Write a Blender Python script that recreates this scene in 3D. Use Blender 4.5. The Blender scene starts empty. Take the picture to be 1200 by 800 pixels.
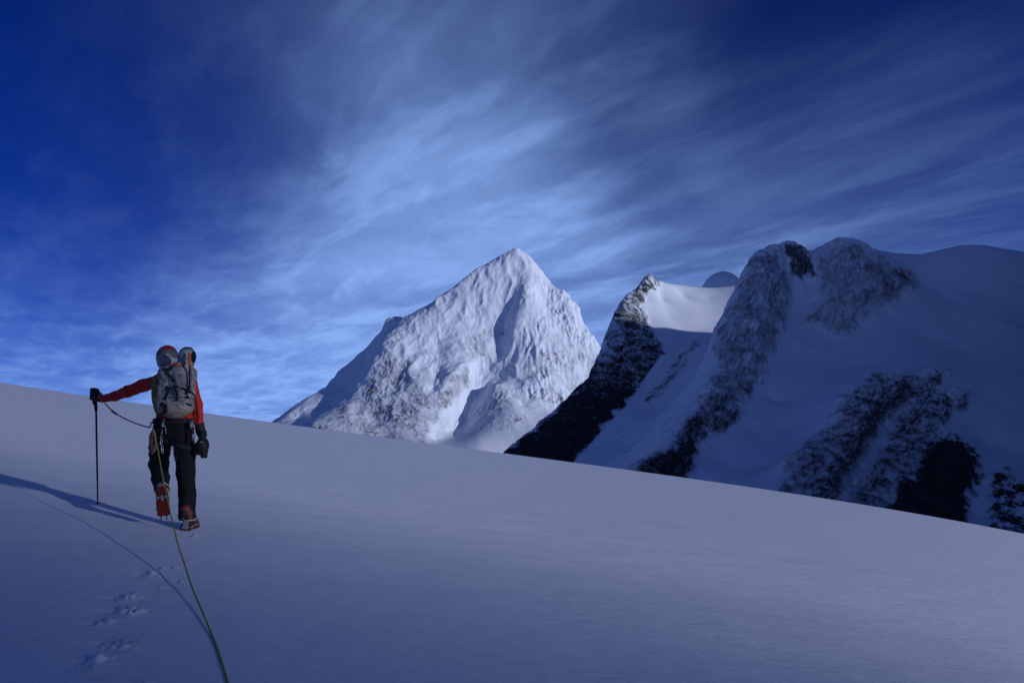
import bpy, bmesh, math, random
import numpy as np
from mathutils import Vector, Matrix
R = math.radians
random.seed(7)
sc = bpy.context.scene
COL = sc.collection

# ------------------------------------------------------------------ camera
F = 800.0                       # focal length in pixels of a 1200 wide frame
TH = math.atan(100.0 / F)       # camera looks up a little
CT, ST = math.cos(TH), math.sin(TH)
cam = bpy.data.cameras.new('camera'); camo = bpy.data.objects.new('camera', cam)
COL.objects.link(camo)
cam.sensor_width = 36.0; cam.lens = 36.0 * F / 1200.0
cam.clip_start = 0.05; cam.clip_end = 200000.0
camo.rotation_euler = (math.pi / 2 + TH, 0, 0)
sc.camera = camo

def ray(px, py):
    u = (np.asarray(px, float) - 600.0) / F; v = (400.0 - np.asarray(py, float)) / F
    Y = CT - v * ST; Z = ST + v * CT
    return u / Y, Z / Y                       # X/Y and Z/Y
def at(px, py, Y):
    t, e = ray(px, py)
    return Vector((float(t) * Y, Y, float(e) * Y))
def project(X, Y, Z):
    d = Y * CT + Z * ST
    v = (-Y * ST + Z * CT) / d
    return 600.0 + F * X / d, 400.0 - F * v

# ------------------------------------------------------------------ noise
_rng = np.random.RandomState(11)
_perm = _rng.permutation(256).astype(np.int32); _perm = np.concatenate([_perm, _perm, _perm])
_g = _rng.normal(size=(256, 3)); _g = (_g / np.linalg.norm(_g, axis=1)[:, None]).astype(np.float32)
def perlin(x, y, z):
    xi = np.floor(x).astype(np.int32); yi = np.floor(y).astype(np.int32); zi = np.floor(z).astype(np.int32)
    xf = (x - xi).astype(np.float32); yf = (y - yi).astype(np.float32); zf = (z - zi).astype(np.float32)
    xi &= 255; yi &= 255; zi &= 255
    u = xf*xf*xf*(xf*(xf*6-15)+10); v = yf*yf*yf*(yf*(yf*6-15)+10); w = zf*zf*zf*(zf*(zf*6-15)+10)
    def g(a, b, c):
        h = _perm[_perm[_perm[xi + a] + yi + b] + zi + c]
        q = _g[h]
        return q[..., 0]*(xf-a) + q[..., 1]*(yf-b) + q[..., 2]*(zf-c)
    x00 = g(0,0,0)*(1-u) + g(1,0,0)*u; x10 = g(0,1,0)*(1-u) + g(1,1,0)*u
    x01 = g(0,0,1)*(1-u) + g(1,0,1)*u; x11 = g(0,1,1)*(1-u) + g(1,1,1)*u
    return ((x00*(1-v) + x10*v)*(1-w) + (x01*(1-v) + x11*v)*w) * 1.5
def fbm(x, y, z, octaves=5, gain=0.5, ridged=False, off=0.0):
    a, s, n = 1.0, 0.0, 0.0
    for k in range(octaves):
        p = perlin(x + 17.3*k + off, y - 9.1*k + off, z + 4.7*k)
        if ridged: p = 1.0 - 2.0*np.abs(p)
        s = s + a*p; n += a
        a *= gain; x, y, z = x*2.03, y*2.03, z*2.03
    return s / n
def sstep(a, b, x):
    t = np.clip((x - a) / (b - a), 0, 1); return t*t*(3 - 2*t)
def poly_sd(px, py, pts):
    """signed distance in pixels, positive inside"""
    pts = np.asarray(pts, float); n = len(pts)
    d = np.full(px.shape, 1e9); ins = np.zeros(px.shape, bool)
    for i in range(n):
        ax, ay = pts[i]; bx, by = pts[(i+1) % n]
        ex, ey = bx-ax, by-ay
        h = np.clip(((px-ax)*ex + (py-ay)*ey) / (ex*ex + ey*ey + 1e-9), 0, 1)
        d = np.minimum(d, (px-ax-ex*h)**2 + (py-ay-ey*h)**2)
        c = ((ay > py) != (by > py)) & (px < (bx-ax)*(py-ay)/((by-ay) if by != ay else 1e-9) + ax)
        ins ^= c
    d = np.sqrt(d)
    return np.where(ins, d, -d)

# ------------------------------------------------------------------ materials
def mat(name):
    m = bpy.data.materials.new(name); m.use_nodes = True
    nt = m.node_tree
    return m, nt, nt.nodes['Principled BSDF']
def nd(nt, kind, **kw):
    n = nt.nodes.new(kind)
    for k, v in kw.items():
        if k in n.inputs.keys(): n.inputs[k].default_value = v
        else: setattr(n, k, v)
    return n
def L(nt, a, b): nt.links.new(a, b)
def math_(nt, op, a, b=None, clamp=False):
    n = nt.nodes.new('ShaderNodeMath'); n.operation = op; n.use_clamp = clamp
    for i, x in enumerate((a, b)):
        if x is None: continue
        if isinstance(x, (int, float)): n.inputs[i].default_value = x
        else: L(nt, x, n.inputs[i])
    return n.outputs[0]
def mixc(nt, f, a, b):
    n = nt.nodes.new('ShaderNodeMix'); n.data_type = 'RGBA'
    for i, x in ((0, f), (6, a), (7, b)):
        if isinstance(x, (int, float)): n.inputs[i].default_value = x
        elif isinstance(x, tuple): n.inputs[i].default_value = (*x, 1)
        else: L(nt, x, n.inputs[i])
    return n.outputs[2]
def noise_tex(nt, vec, scale, detail=4, rough=0.55, dist=0.0):
    n = nd(nt, 'ShaderNodeTexNoise'); n.inputs['Scale'].default_value = scale
    n.inputs['Detail'].default_value = detail; n.inputs['Roughness'].default_value = rough
    n.inputs['Distortion'].default_value = dist
    if vec is not None: L(nt, vec, n.inputs['Vector'])
    return n.outputs['Fac']
def ramp(nt, f, a, b):
    n = nt.nodes.new('ShaderNodeMapRange'); n.interpolation_type = 'SMOOTHSTEP'
    L(nt, f, n.inputs[0]); n.inputs[1].default_value = a; n.inputs[2].default_value = b
    return n.outputs[0]

SNOW = (0.80, 0.83, 0.88)
def snow_material():
    m, nt, b = mat('wind_packed_snow')
    co = nd(nt, 'ShaderNodeTexCoord').outputs['Object']
    fine = noise_tex(nt, co, 55, 5, 0.65)
    grain = noise_tex(nt, co, 260, 3, 0.7)
    mp = nd(nt, 'ShaderNodeMapping'); L(nt, co, mp.inputs[0])
    mp.inputs['Rotation'].default_value = (0, 0, R(18)); mp.inputs['Scale'].default_value = (1.0, 2.2, 1.0)
    wind = noise_tex(nt, mp.outputs[0], 5.0, 6, 0.6, 0.4)
    c = mixc(nt, ramp(nt, wind, .3, .7), (0.72, 0.74, 0.78), (0.78, 0.80, 0.835))
    c = mixc(nt, math_(nt, 'MULTIPLY', ramp(nt, grain, .35, .7), .12), c, (0.70, 0.73, 0.82))
    L(nt, c, b.inputs['Base Color'])
    h = math_(nt, 'ADD', math_(nt, 'MULTIPLY', wind, 0.015),
              math_(nt, 'ADD', math_(nt, 'MULTIPLY', fine, 0.0055), math_(nt, 'MULTIPLY', grain, 0.0020)))
    bp = nd(nt, 'ShaderNodeBump'); bp.inputs['Strength'].default_value = 0.55; bp.inputs['Distance'].default_value = 1.0
    L(nt, h, bp.inputs['Height']); L(nt, bp.outputs[0], b.inputs['Normal'])
    b.inputs['Roughness'].default_value = 0.62
    b.inputs['Specular IOR Level'].default_value = 0.25
    return m
def mountain_material(name, rock_a, rock_b, scale):
    m, nt, b = mat(name)
    co = nd(nt, 'ShaderNodeTexCoord').outputs['Object']
    at_ = nd(nt, 'ShaderNodeAttribute'); at_.attribute_name = 'rock'
    rk = at_.outputs['Fac']
    n1 = noise_tex(nt, co, scale, 6, 0.7)
    n2 = noise_tex(nt, co, scale*0.16, 5, 0.6)
    f = math_(nt, 'ADD', rk, math_(nt, 'MULTIPLY', math_(nt, 'SUBTRACT', n1, 0.5), 0.24))
    f = ramp(nt, f, 0.08, 0.92)
    rc = mixc(nt, ramp(nt, n2, .35, .65), rock_a, rock_b)
    sn = mixc(nt, n2, (0.76, 0.80, 0.88), (0.84, 0.86, 0.89))
    L(nt, mixc(nt, f, sn, rc), b.inputs['Base Color'])
    bp = nd(nt, 'ShaderNodeBump'); bp.inputs['Distance'].default_value = 2.2/scale*0.25
    L(nt, math_(nt, 'ADD', math_(nt, 'MULTIPLY', f, 0.35), 0.08), bp.inputs['Strength'])
    L(nt, n1, bp.inputs['Height']); L(nt, bp.outputs[0], b.inputs['Normal'])
    b.inputs['Roughness'].default_value = 0.7
    b.inputs['Specular IOR Level'].default_value = 0.2
    return m

def tag(o, label=None, cat=None, group=None, kind=None):
    if label: o['label'] = label
    if cat: o['category'] = cat
    if group: o['group'] = group
    if kind: o['kind'] = kind
    return o
def raw_mesh(name, V, Fq, m, parent=None, smooth=True, org=None):
    """V (n,3), Fq (k,4) or (k,3) index arrays -> one mesh object"""
    me = bpy.data.meshes.new(name)
    V = np.asarray(V, np.float32); Fq = np.asarray(Fq, np.int32)
    me.vertices.add(len(V)); me.vertices.foreach_set('co', V.ravel())
    k, s = Fq.shape
    me.loops.add(k*s); me.loops.foreach_set('vertex_index', Fq.ravel())
    me.polygons.add(k); me.polygons.foreach_set('loop_start', np.arange(0, k*s, s, dtype=np.int32))
    me.polygons.foreach_set('loop_total', np.full(k, s, np.int32))
    me.update(calc_edges=True)
    if smooth: me.polygons.foreach_set('use_smooth', np.ones(k, bool))
    me.materials.append(m)
    o = bpy.data.objects.new(name, me); COL.objects.link(o)
    if parent: o.parent = parent
    return o
def grid_faces(nr, nc, wrap=False):
    i = np.arange(nr-1)[:, None]; j = np.arange(nc if wrap else nc-1)[None, :]
    j2 = (j+1) % nc
    a = i*nc + j; b = i*nc + j2; c = (i+1)*nc + j2; d = (i+1)*nc + j
    return np.stack([a, b, c, d], -1).reshape(-1, 4)
def grid_normals(P):
    du = np.gradient(P, axis=1); dv = np.gradient(P, axis=0)
    n = np.cross(du, dv); n /= np.linalg.norm(n, axis=2)[..., None] + 1e-12
    n *= np.sign(n[..., 2:3]) + (n[..., 2:3] == 0)
    return n

# ------------------------------------------------------------------ the snow slope underfoot
H0, YC = 1.27, 95.0
KQ = H0 / YC**2
crest = np.array([(0,448.5),(108,463.4),(176,474),(241,484.4),(320,496),(400,506),(490,516.9),(592,530.5),
                  (680,543),(770,555),(860,568),(940,579.5),(1030,594),(1120,610),(1200,625)])
ct, ce = ray(crest[:, 0], crest[:, 1])
cp = np.polyfit(ct, ce, 4); lin = np.polyfit(ct, ce, 1)
TA, TB = lin[0], lin[1] + 2*H0/YC
def dev(t):
    tc = np.clip(t, -0.78, 0.78)
    return np.polyval(cp, tc) - np.polyval(lin, tc)
PRINTS = []        # filled below: (x, y, half width, half depth, seed)
def ground(X, Y):
    X = np.asarray(X, float); Y = np.asarray(Y, float)
    t = X / np.maximum(np.abs(Y), 0.5)
    w = sstep(0.6, 5.0, Y)
    Xe = np.where(X < -250, -250 - 400*np.tanh((-X-250)/400), X)
    Yp = np.maximum(Y, 0)
    z = TA*Xe + TB*np.maximum(Y, -60) - H0 + w*Yp*dev(t) - KQ*Yp**2
    lo = -420.0
    z = lo + np.logaddexp((z - lo)/40.0, 0)*40.0
    return z
def ground_hit(px, py):
    t, e = ray(px, py); a, b = 0.5, 400.0
    ys = np.geomspace(0.8, 90, 4000); dz = ground(t*ys, ys) - e*ys
    k = np.argmax(dz > 0)
    Y = ys[k] if k == 0 else ys[k-1] + (ys[k]-ys[k-1]) * (-dz[k-1])/(dz[k]-dz[k-1])
    return Vector((t*Y, Y, float(ground(t*Y, Y))))

foot = ground_hit(220, 620); shad = ground_hit(0, 557)
sd = Vector((foot.x - shad.x, foot.y - shad.y)); sd.normalize()
SUN_EL = R(11.0)
SUN = Vector((sd.x*math.cos(SUN_EL), sd.y*math.cos(SUN_EL), math.sin(SUN_EL)))
print('foot', foot, 'shadow', shad, 'sun', SUN)

prints = [(150,699,20,7),(150,716,33,8),(122,728,20,9),(144,755,40,9),(115,774,26,15),(165,800,16,7),(177,673,15,5),
          (190,666,8,3),(205,664.5,9,3),(189,688,8,3),(221,657,6,3),(227,628,7,3),(235,649,4,3),(213,681,6,3)]
for k, (px, py, w, h) in enumerate(prints):
    g = ground_hit(px, py); r = g.y
    PRINTS.append((g.x, g.y, 0.5*w/F*r, 0.5*h/F*r*r/1.15, k))

def build_ground():
    phi = np.concatenate([np.radians(np.arange(-180, -43, 2.0)), np.radians(np.linspace(-43, 43, 1150)), np.radians(np.arange(45, 180, 2.0))])
    r = np.concatenate([[0.02, 0.3, 0.6, 0.9, 1.2], np.geomspace(1.5, 12, 760), np.geomspace(12, 320, 190)[1:], np.geomspace(320, 45000, 70)[1:]])
    X = r[:, None]*np.sin(phi)[None, :]; Y = r[:, None]*np.cos(phi)[None, :]
    Z = ground(X, Y)
    fade = 1 - sstep(60, 140, r)[:, None]
    Z = Z + fade*(0.012*perlin(X*0.35, Y*0.9, 0*X) + 0.006*perlin(X*1.3+4, Y*2.6, 0*X+3)) \
          + fade*0.0035*fbm(X*5+Y*1.3, Y*13-X*2, 0*X+1.5, 3)*sstep(-.1, .5, perlin(X*.8, Y*.8, 0*X+9))
    near = r < 9.0
    Xn, Yn = X[near], Y[near]; dz = np.zeros_like(Xn)
    for (x, y, a, b, k) in PRINTS:
        m = (np.abs(Xn-x) < 4*a+.1) & (np.abs(Yn-y) < 4*b+.1)
        xs, ys = Xn[m]-x, Yn[m]-y
        q = (xs/a)**2 + (ys/b)**2
        wob = fbm(Xn[m]*14, Yn[m]*14, 0*xs+k, 4)
        fine = fbm(Xn[m]*45, Yn[m]*45, 0*xs+k+.5, 3)
        env = np.exp(-q*(1+.9*wob))
        dz[m] += 0.030*min(1, a/.06)*env*(0.40 + 1.7*np.abs(wob) + 1.2*fine) - .012*min(1, a/.06)*np.exp(-((xs/a+.9)**2 + (ys/b+.7)**2)*1.4)
    Z[near] += dz
    P = np.stack([X, Y, Z], -1)
    o = raw_mesh('snow_slope', P.reshape(-1, 3), grid_faces(len(r), len(phi), True)[:, ::-1], snow_material())
    tag(o, 'smooth wind packed snow slope falling to the right in the foreground', 'snow', kind='structure')
build_ground()

# ------------------------------------------------------------------ mountains
def dens(pts, step):
    out = []
    for a, b in zip(pts[:-1], pts[1:]):
        A, B = at(*a), at(*b)
        n = max(1, int((Vector((A.x, A.y)) - Vector((B.x, B.y))).length // step))
        for i in range(n): out.append(A.lerp(B, i/n))
    out.append(at(*pts[-1])); return out
def tps(C, X, Y, soft):
    C = np.array([tuple(c) for c in C], float)
    key = np.round(C[:, :2]/3).astype(int); _, ix = np.unique(key, axis=0, return_index=True); C = C[ix]
    s = 1000.0; cx, cy = C[:, 0].mean(), C[:, 1].mean()
    n = len(C)
    D = np.sqrt(((C[:, None, :2] - C[None, :, :2])**2).sum(-1) + soft**2)
    A = np.zeros((n+3, n+3)); A[:n, :n] = -D - 0*np.eye(n)
    Pm = np.c_[np.ones(n), (C[:, 0]-cx)/s, (C[:, 1]-cy)/s]
    A[:n, n:] = Pm; A[n:, :n] = Pm.T
    w = np.linalg.solve(A, np.r_[C[:, 2], 0, 0, 0])
    Z = np.zeros(X.shape)
    xf, yf = X.ravel(), Y.ravel(); zf = np.zeros(xf.shape)
    for i in range(0, len(xf), 20000):
        sl = slice(i, i+20000)
        D = np.sqrt((xf[sl, None]-C[None, :, 0])**2 + (yf[sl, None]-C[None, :, 1])**2 + soft**2)
        zf[sl] = -D @ w[:n] + w[n] + w[n+1]*(xf[sl]-cx)/s + w[n+2]*(yf[sl]-cy)/s
    return zf.reshape(X.shape)
def rows(*seg):
    out = []
    for a, b, n in seg: out.append(np.linspace(a, b, n, endpoint=False))
    out.append([seg[-1][1]]); return np.concatenate(out)
def behind(pts, dy, dz):
    out = []
    for p in pts:
        A = at(*p); out.append(Vector((A.x*(A.y+dy)/A.y, A.y+dy, A.z-dz)))
    return out
def build_mountain(name, label, C, pxs, ys, soft, disp, rockfn, material, size=1.0):
    t = (np.asarray(pxs) - 600.0)/F/CT
    X = t[None, :]*ys[:, None]; Y = np.repeat(ys[:, None], len(t), 1)
    Z = tps(C, X, Y, soft)
    P = np.stack([X, Y, Z], -1)
    N = grid_normals(P)
    px, py = project(X, Y, Z)
    wx = 5*perlin(X/28, Y/28, Z/28) + 2.5*perlin(X/9, Y/9, Z/9); wy = 5*perlin(X/28+40, Y/28, Z/28) + 2.5*perlin(X/9+40, Y/9, Z/9)
    N0 = N; dd, rel = disp(X, Y, Z, N, px+wx, py+wy)
    P = P + N*dd[..., None]
    N2 = grid_normals(P)
    px2, py2 = project(P[..., 0], P[..., 1], P[..., 2])
    rk = rockfn(P[..., 0], P[..., 1], P[..., 2], N0, N2, rel, px2+wx*1.2, py2+wy*1.2)
    o = raw_mesh(name, (P*size).reshape(-1, 3), grid_faces(len(ys), len(t)), material)
    a = o.data.attributes.new('rock', 'FLOAT', 'POINT'); a.data.foreach_set('value', np.clip(rk, 0, 1).astype(np.float32).ravel())
    return tag(o, label, 'mountain', kind='structure')
def inside(px, py, poly, soft=4.0, bias=0.0):
    return sstep(-soft, soft, poly_sd(px, py, poly) + bias)

# --- the pyramid peak
def central_peak():
    sky = [(323,495,2300),(340,480,2340),(363,465,2400),(383,453,2440),(397,437,2480),(420,417,2530),(438,405,2570),(448,387,2600),(457,377,2615),(467,373,2620),(474,378,2600)]
    ridge = [(453,400,2400),(470,381,2460),(487,368,2500),(500,360,2520),(517,348,2540),(533,338,2560),(550,325,2575),(567,312,2590),(585,302,2605),(596,297,2615),(605,292,2620),(613,298,2620),
             (627,313,2620),(640,330,2610),(657,342,2600),(673,360,2580),(683,380,2560),(692,397,2540),(702,413,2510),(715,440,2470),(725,470,2420)]
    edge = [(453,400,2400),(446,418,2340),(440,440,2290),(425,462,2230),(400,480,2170),(372,496,2110)]
    spur = [(620,340,2515),(611,368,2442),(628,392,2410),(627,416,2356),(630,436,2310),(620,465,2218),(612,475,2186)]
    lobe = [(478,384,2440),(490,400,2396),(483,421,2324),(495,445,2245),(503,469,2170)]
    lobe2 = [(530,392,2428),(540,412,2370),(546,432,2315),(535,455,2245),(517,478,2168)]
    coul = [(592,373,2495),(580,413,2412),(562,447,2332),(540,475,2250),(524,500,2150),(510,515,2075)]
    but = [(583,452,2245),(598,465,2200),(610,478,2150),(614,490,2105)]
    C = []
    for l in (sky, ridge, edge, spur, coul, but, lobe, lobe2): C += dens(l, 14)
    for p in [(300,520,2240),(280,560,2250),(260,600,2300),(405,452,2400),(430,425,2460),(390,475,2300),(350,490,2250),(470,440,2285),(480,470,2175),(500,505,2080),(440,490,2140),(450,512,2050),
              (515,415,2370),(515,440,2290),(508,455,2230),
              (600,320,2572),(590,345,2530),(560,350,2520),(560,385,2450),(540,365,2490),(640,360,2540),(600,420,2370),(605,445,2290),
              (660,380,2490),(665,420,2410),(660,450,2320),(650,475,2235),(690,450,2410),(680,470,2310),(640,440,2310),
              (575,490,2120),(600,500,2060),(640,500,2080),(560,515,1990),(620,520,1980),(680,500,2100),(650,535,1900),(560,540,1880),(480,540,1900),(400,530,1950),(330,525,2080),(720,520,2100),(760,520,2100),
              (330,600,1880),(480,600,1850),(620,600,1850),(760,600,1900)]: C.append(at(*p))
    C += behind(ridge[1:], 260, 290); C += behind(sky, 180, 260)
    C += behind(ridge[::3], 700, 700)
    pR = [(453,408),(470,420),(484,428),(500,458),(507,470),(530,445),(549,425),(551,450),(522,480),(505,500),(495,530),(340,510),(400,475),(425,460),(440,435)]
    pM = [(540,392),(592,383),(570,412),(548,432)]
    pF = [(628,395),(660,380),(700,410),(690,455),(665,478),(612,478),(625,440)]
    pB = [(560,480),(590,455),(618,490),(600,505),(565,505)]
    def zone(px, py):
        return np.maximum.reduce([inside(px, py, pR), .75*inside(px, py, pM), .55*inside(px, py, pF), .7*inside(px, py, pB)])
    def disp(X, Y, Z, N, px, py):
        wz = 7*perlin(X/70, Y/70, Z/70)
        fl = fbm((X + wz)/17, Y/40, Z/170, 4, .55, True); flute = fl*np.abs(fl)*1.5 + .5*fl
        big = fbm((X + wz)/80, Y/80, Z/240, 3, .45, True)
        rough = fbm((X + wz)/13, Y/14, Z/36, 6, .62, True, 3)
        bulge = fbm(X/55, Y/55, Z/55, 3)
        steep = sstep(.90, .66, N[..., 2]); zn = zone(px, py)
        right = sstep(600, 640, px)*steep
        left = sstep(470, 430, px)*sstep(505, 440, py)
        vary = .25 + .95*sstep(-.35, .45, perlin(X/95+5, Y/95, Z/95))
        d = 9.5*big*(.25 + steep) + (3.5 + 7*left)*bulge + flute*vary*(1.0 + 3.6*right)*(.25 + steep) + rough*(.25 + 3.2*zn)*(.3 + steep)*vary
        d = d*(1 - .7*sstep(500, 512, py))
        return d*(1 - .5*sstep(455, 425, px)*sstep(500, 440, py)), rough + .5*flute
    def rock(X, Y, Z, N0, N, rel, px, py):
        zn = zone(px, py)
        n = fbm((X + 10*perlin(X/40, Y/40, Z/40))/9, Y/9, Z/48, 5, .62)
        n2 = fbm(X/45, Y/45, Z/80, 4)
        crack = sstep(.60, .86, fbm(X/26 + 1.2*perlin(X/30, Y/30, Z/30), Y/26, Z/70, 3, .5, True, 9) + .15*n)
        m = zn*sstep(-.15, .60, .13 + .75*n + .45*n2 + .20*rel + .5*(.76 - N0[..., 2]) + .9*(N0[..., 2] - N[..., 2]))*.52
        return m + zn*crack*.62*sstep(-.1, .3, n2) + .10*sstep(0, .5, n + n2)*sstep(.85, .6, N0[..., 2])
    build_mountain('mountain', 'sunlit pyramid shaped snow peak with fluted faces in the middle of the range', C, np.arange(250, 790, 1.0),
                   rows((1850, 2060, 40), (2060, 2640, 330), (2640, 3300, 40)), 6.0, disp, rock,
                   mountain_material('snow_plastered_granite', (0.14, 0.145, 0.17), (0.23, 0.235, 0.26), 0.22), 1.65)
central_peak()

# --- the black buttress with the snowfield behind it
def buttress_peak():
    left = [(762,322,1760),(756,326,1750),(751,332,1740),(742,345,1715),(732,351,1690),(726,360,1670),(721,371,1650),(710,397,1600),(702,420,1560),(691,446,1500),(672,467,1450),(654,484,1400),(625,508,1320),(597,530,1250),(560,560,1180)]
    top = [(762,322,1760),(768,332,1790),(780,333.5,1830),(792,334,1860),(807,335.5,1885),(822,337,1900),(845,337,1915),(865,335,1920),(900,335,1920),(940,340,1920)]
    C = dens(left, 10) + dens(top, 12)
    for p in [(760,338,1715),(757,350,1690),(775,350,1735),(800,348,1795),(830,350,1800),(785,370,1670),(800,370,1680),(830,375,1680),(860,360,1750),(790,390,1600),(812,395,1600),(880,345,1780),(880,400,1600),(840,400,1570),(776,408,1545),(770,392,1590),(764,372,1640),
              (748,378,1628),(742,400,1570),(756,420,1512),(728,430,1500),(738,455,1432),(712,455,1440),(700,480,1375),(716,489,1335),(690,500,1305),(669,515,1255),(640,525,1230),(669,545,1190),(620,550,1180),
              (775,413,1530),(751,457,1410),(714,491,1325),(680,535,1210),(730,520,1250),(770,470,1350),(800,430,1480),(850,430,1480),(900,430,1480),(600,600,1080),(680,600,1080),(760,600,1100),(900,560,1150)]: C.append(at(*p))
    C += behind(left[2:], 120, 190) + behind(left[2:], 320, 330) + behind(top[1:], 160, 60) + behind(top[1:], 500, 420)
    pb = [(757,334),(746,340),(720,365),(700,418),(650,482),(590,528),(560,575),(660,575),(669,542),(714,493),(722,480),(751,458),(778,413),(766,388),(757,372),(752,350)]
    ps = [(757,318),(772,318),(775,334),(766,340),(755,345),(748,350),(740,342)]
    def disp(X, Y, Z, N, px, py):
        b = np.maximum(inside(px, py, pb, 5), .6*inside(px, py, ps, 3))
        big = fbm(X/60 + Z/90, Y/60, Z/70, 3, .5, True, 5)
        r = fbm(X/17, Y/17, (Z - X*.4)/46, 6, .6, True)
        sm = perlin(X/60, Y/60, Z/60)
        return b*(9*big*inside(px, py, pb, 14, -8) + 6.5*r) + (1-b)*(1.6*sm), r
    def rock(X, Y, Z, N0, N, rel, px, py):
        q = X + .35*Z
        n = fbm(q/5, Y/7, Z/20, 5, .66); n2 = fbm(q/28+3, Y/28, Z/75, 4); n3 = fbm(X/7, Y/7, Z/7, 3)
        low = sstep(405, 515, py)
        b = inside(px, py, pb, 6, 7*n2 + 4*n); s = inside(px, py, ps, 3, 2*n)
        sk = fbm((q + 4*n2)/10, Y/13, Z/60, 4, .6, True, 6)
        m = .20 + .48*low + .46*sk + .36*n2 + .15*n + .22*rel + .6*(N0[..., 2] - N[..., 2])
        return np.maximum(b*np.clip(m, 0, 1), s*sstep(-.1, .3, .1 + .6*n + .4*n2)*.9)
    build_mountain('mountain', 'dark rock buttress with a smooth lit snowfield behind its top', C, np.arange(540, 960, 1.0),
                   rows((1080, 1180, 15), (1180, 1780, 400), (1780, 1960, 50), (1960, 2500, 25)), 4.0, disp, rock,
                   mountain_material('dark_buttress_rock', (0.016, 0.016, 0.018), (0.045, 0.042, 0.042), 0.5))
buttress_peak()

def snow_dome():
    top = at(845, 319, 2260); rx, ry, rz = 25.5/F*2260*1.005, 110.0, 95.0
    nr, nc = 40, 96
    V = []
    for i in range(nr):
        a = i/(nr-1)*math.pi*.5
        for j in range(nc):
            q = j/nc*2*math.pi
            V.append((top.x + rx*math.sin(a)*math.cos(q), top.y + ry*math.sin(a)*math.sin(q), top.z - rz*(1-math.cos(a)) + 1.2*math.sin(3*q+1)*math.sin(a)))
    for j in range(nc):
        q = j/nc*2*math.pi
        V.append((top.x + rx*3*math.cos(q), top.y + ry*3*math.sin(q), top.z - 420))
    o = raw_mesh('mountain', V, grid_faces(nr+1, nc, True)[:, ::-1], mountain_material('ice_dome_snow', (0.2, 0.2, 0.2), (0.2, 0.2, 0.2), .3))
    o.data.attributes.new('rock', 'FLOAT', 'POINT')
    tag(o, 'small round snow dome peeping over the edge of the snowfield', 'mountain', kind='structure')
snow_dome()

# --- the big massif on the right
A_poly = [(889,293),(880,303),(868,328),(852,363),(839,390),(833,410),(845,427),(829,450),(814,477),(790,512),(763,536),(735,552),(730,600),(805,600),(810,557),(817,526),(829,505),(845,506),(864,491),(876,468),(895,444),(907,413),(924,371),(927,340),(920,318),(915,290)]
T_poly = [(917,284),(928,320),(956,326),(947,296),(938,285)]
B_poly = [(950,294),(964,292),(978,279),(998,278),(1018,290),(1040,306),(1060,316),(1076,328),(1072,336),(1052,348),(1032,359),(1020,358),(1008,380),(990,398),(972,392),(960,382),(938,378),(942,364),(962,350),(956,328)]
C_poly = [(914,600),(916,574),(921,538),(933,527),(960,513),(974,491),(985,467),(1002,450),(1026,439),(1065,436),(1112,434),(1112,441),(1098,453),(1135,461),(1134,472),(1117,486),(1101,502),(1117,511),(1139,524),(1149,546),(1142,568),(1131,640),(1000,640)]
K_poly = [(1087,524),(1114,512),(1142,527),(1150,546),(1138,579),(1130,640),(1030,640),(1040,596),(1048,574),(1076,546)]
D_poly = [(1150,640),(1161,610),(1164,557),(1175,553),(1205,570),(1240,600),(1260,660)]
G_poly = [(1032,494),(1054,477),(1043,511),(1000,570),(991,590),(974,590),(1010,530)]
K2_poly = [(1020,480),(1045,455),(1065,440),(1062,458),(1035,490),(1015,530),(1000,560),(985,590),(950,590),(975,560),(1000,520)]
R_poly = [(811,398),(818,401),(805,425),(785,450),(760,478),(755,470),(775,445),(795,420)]
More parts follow.
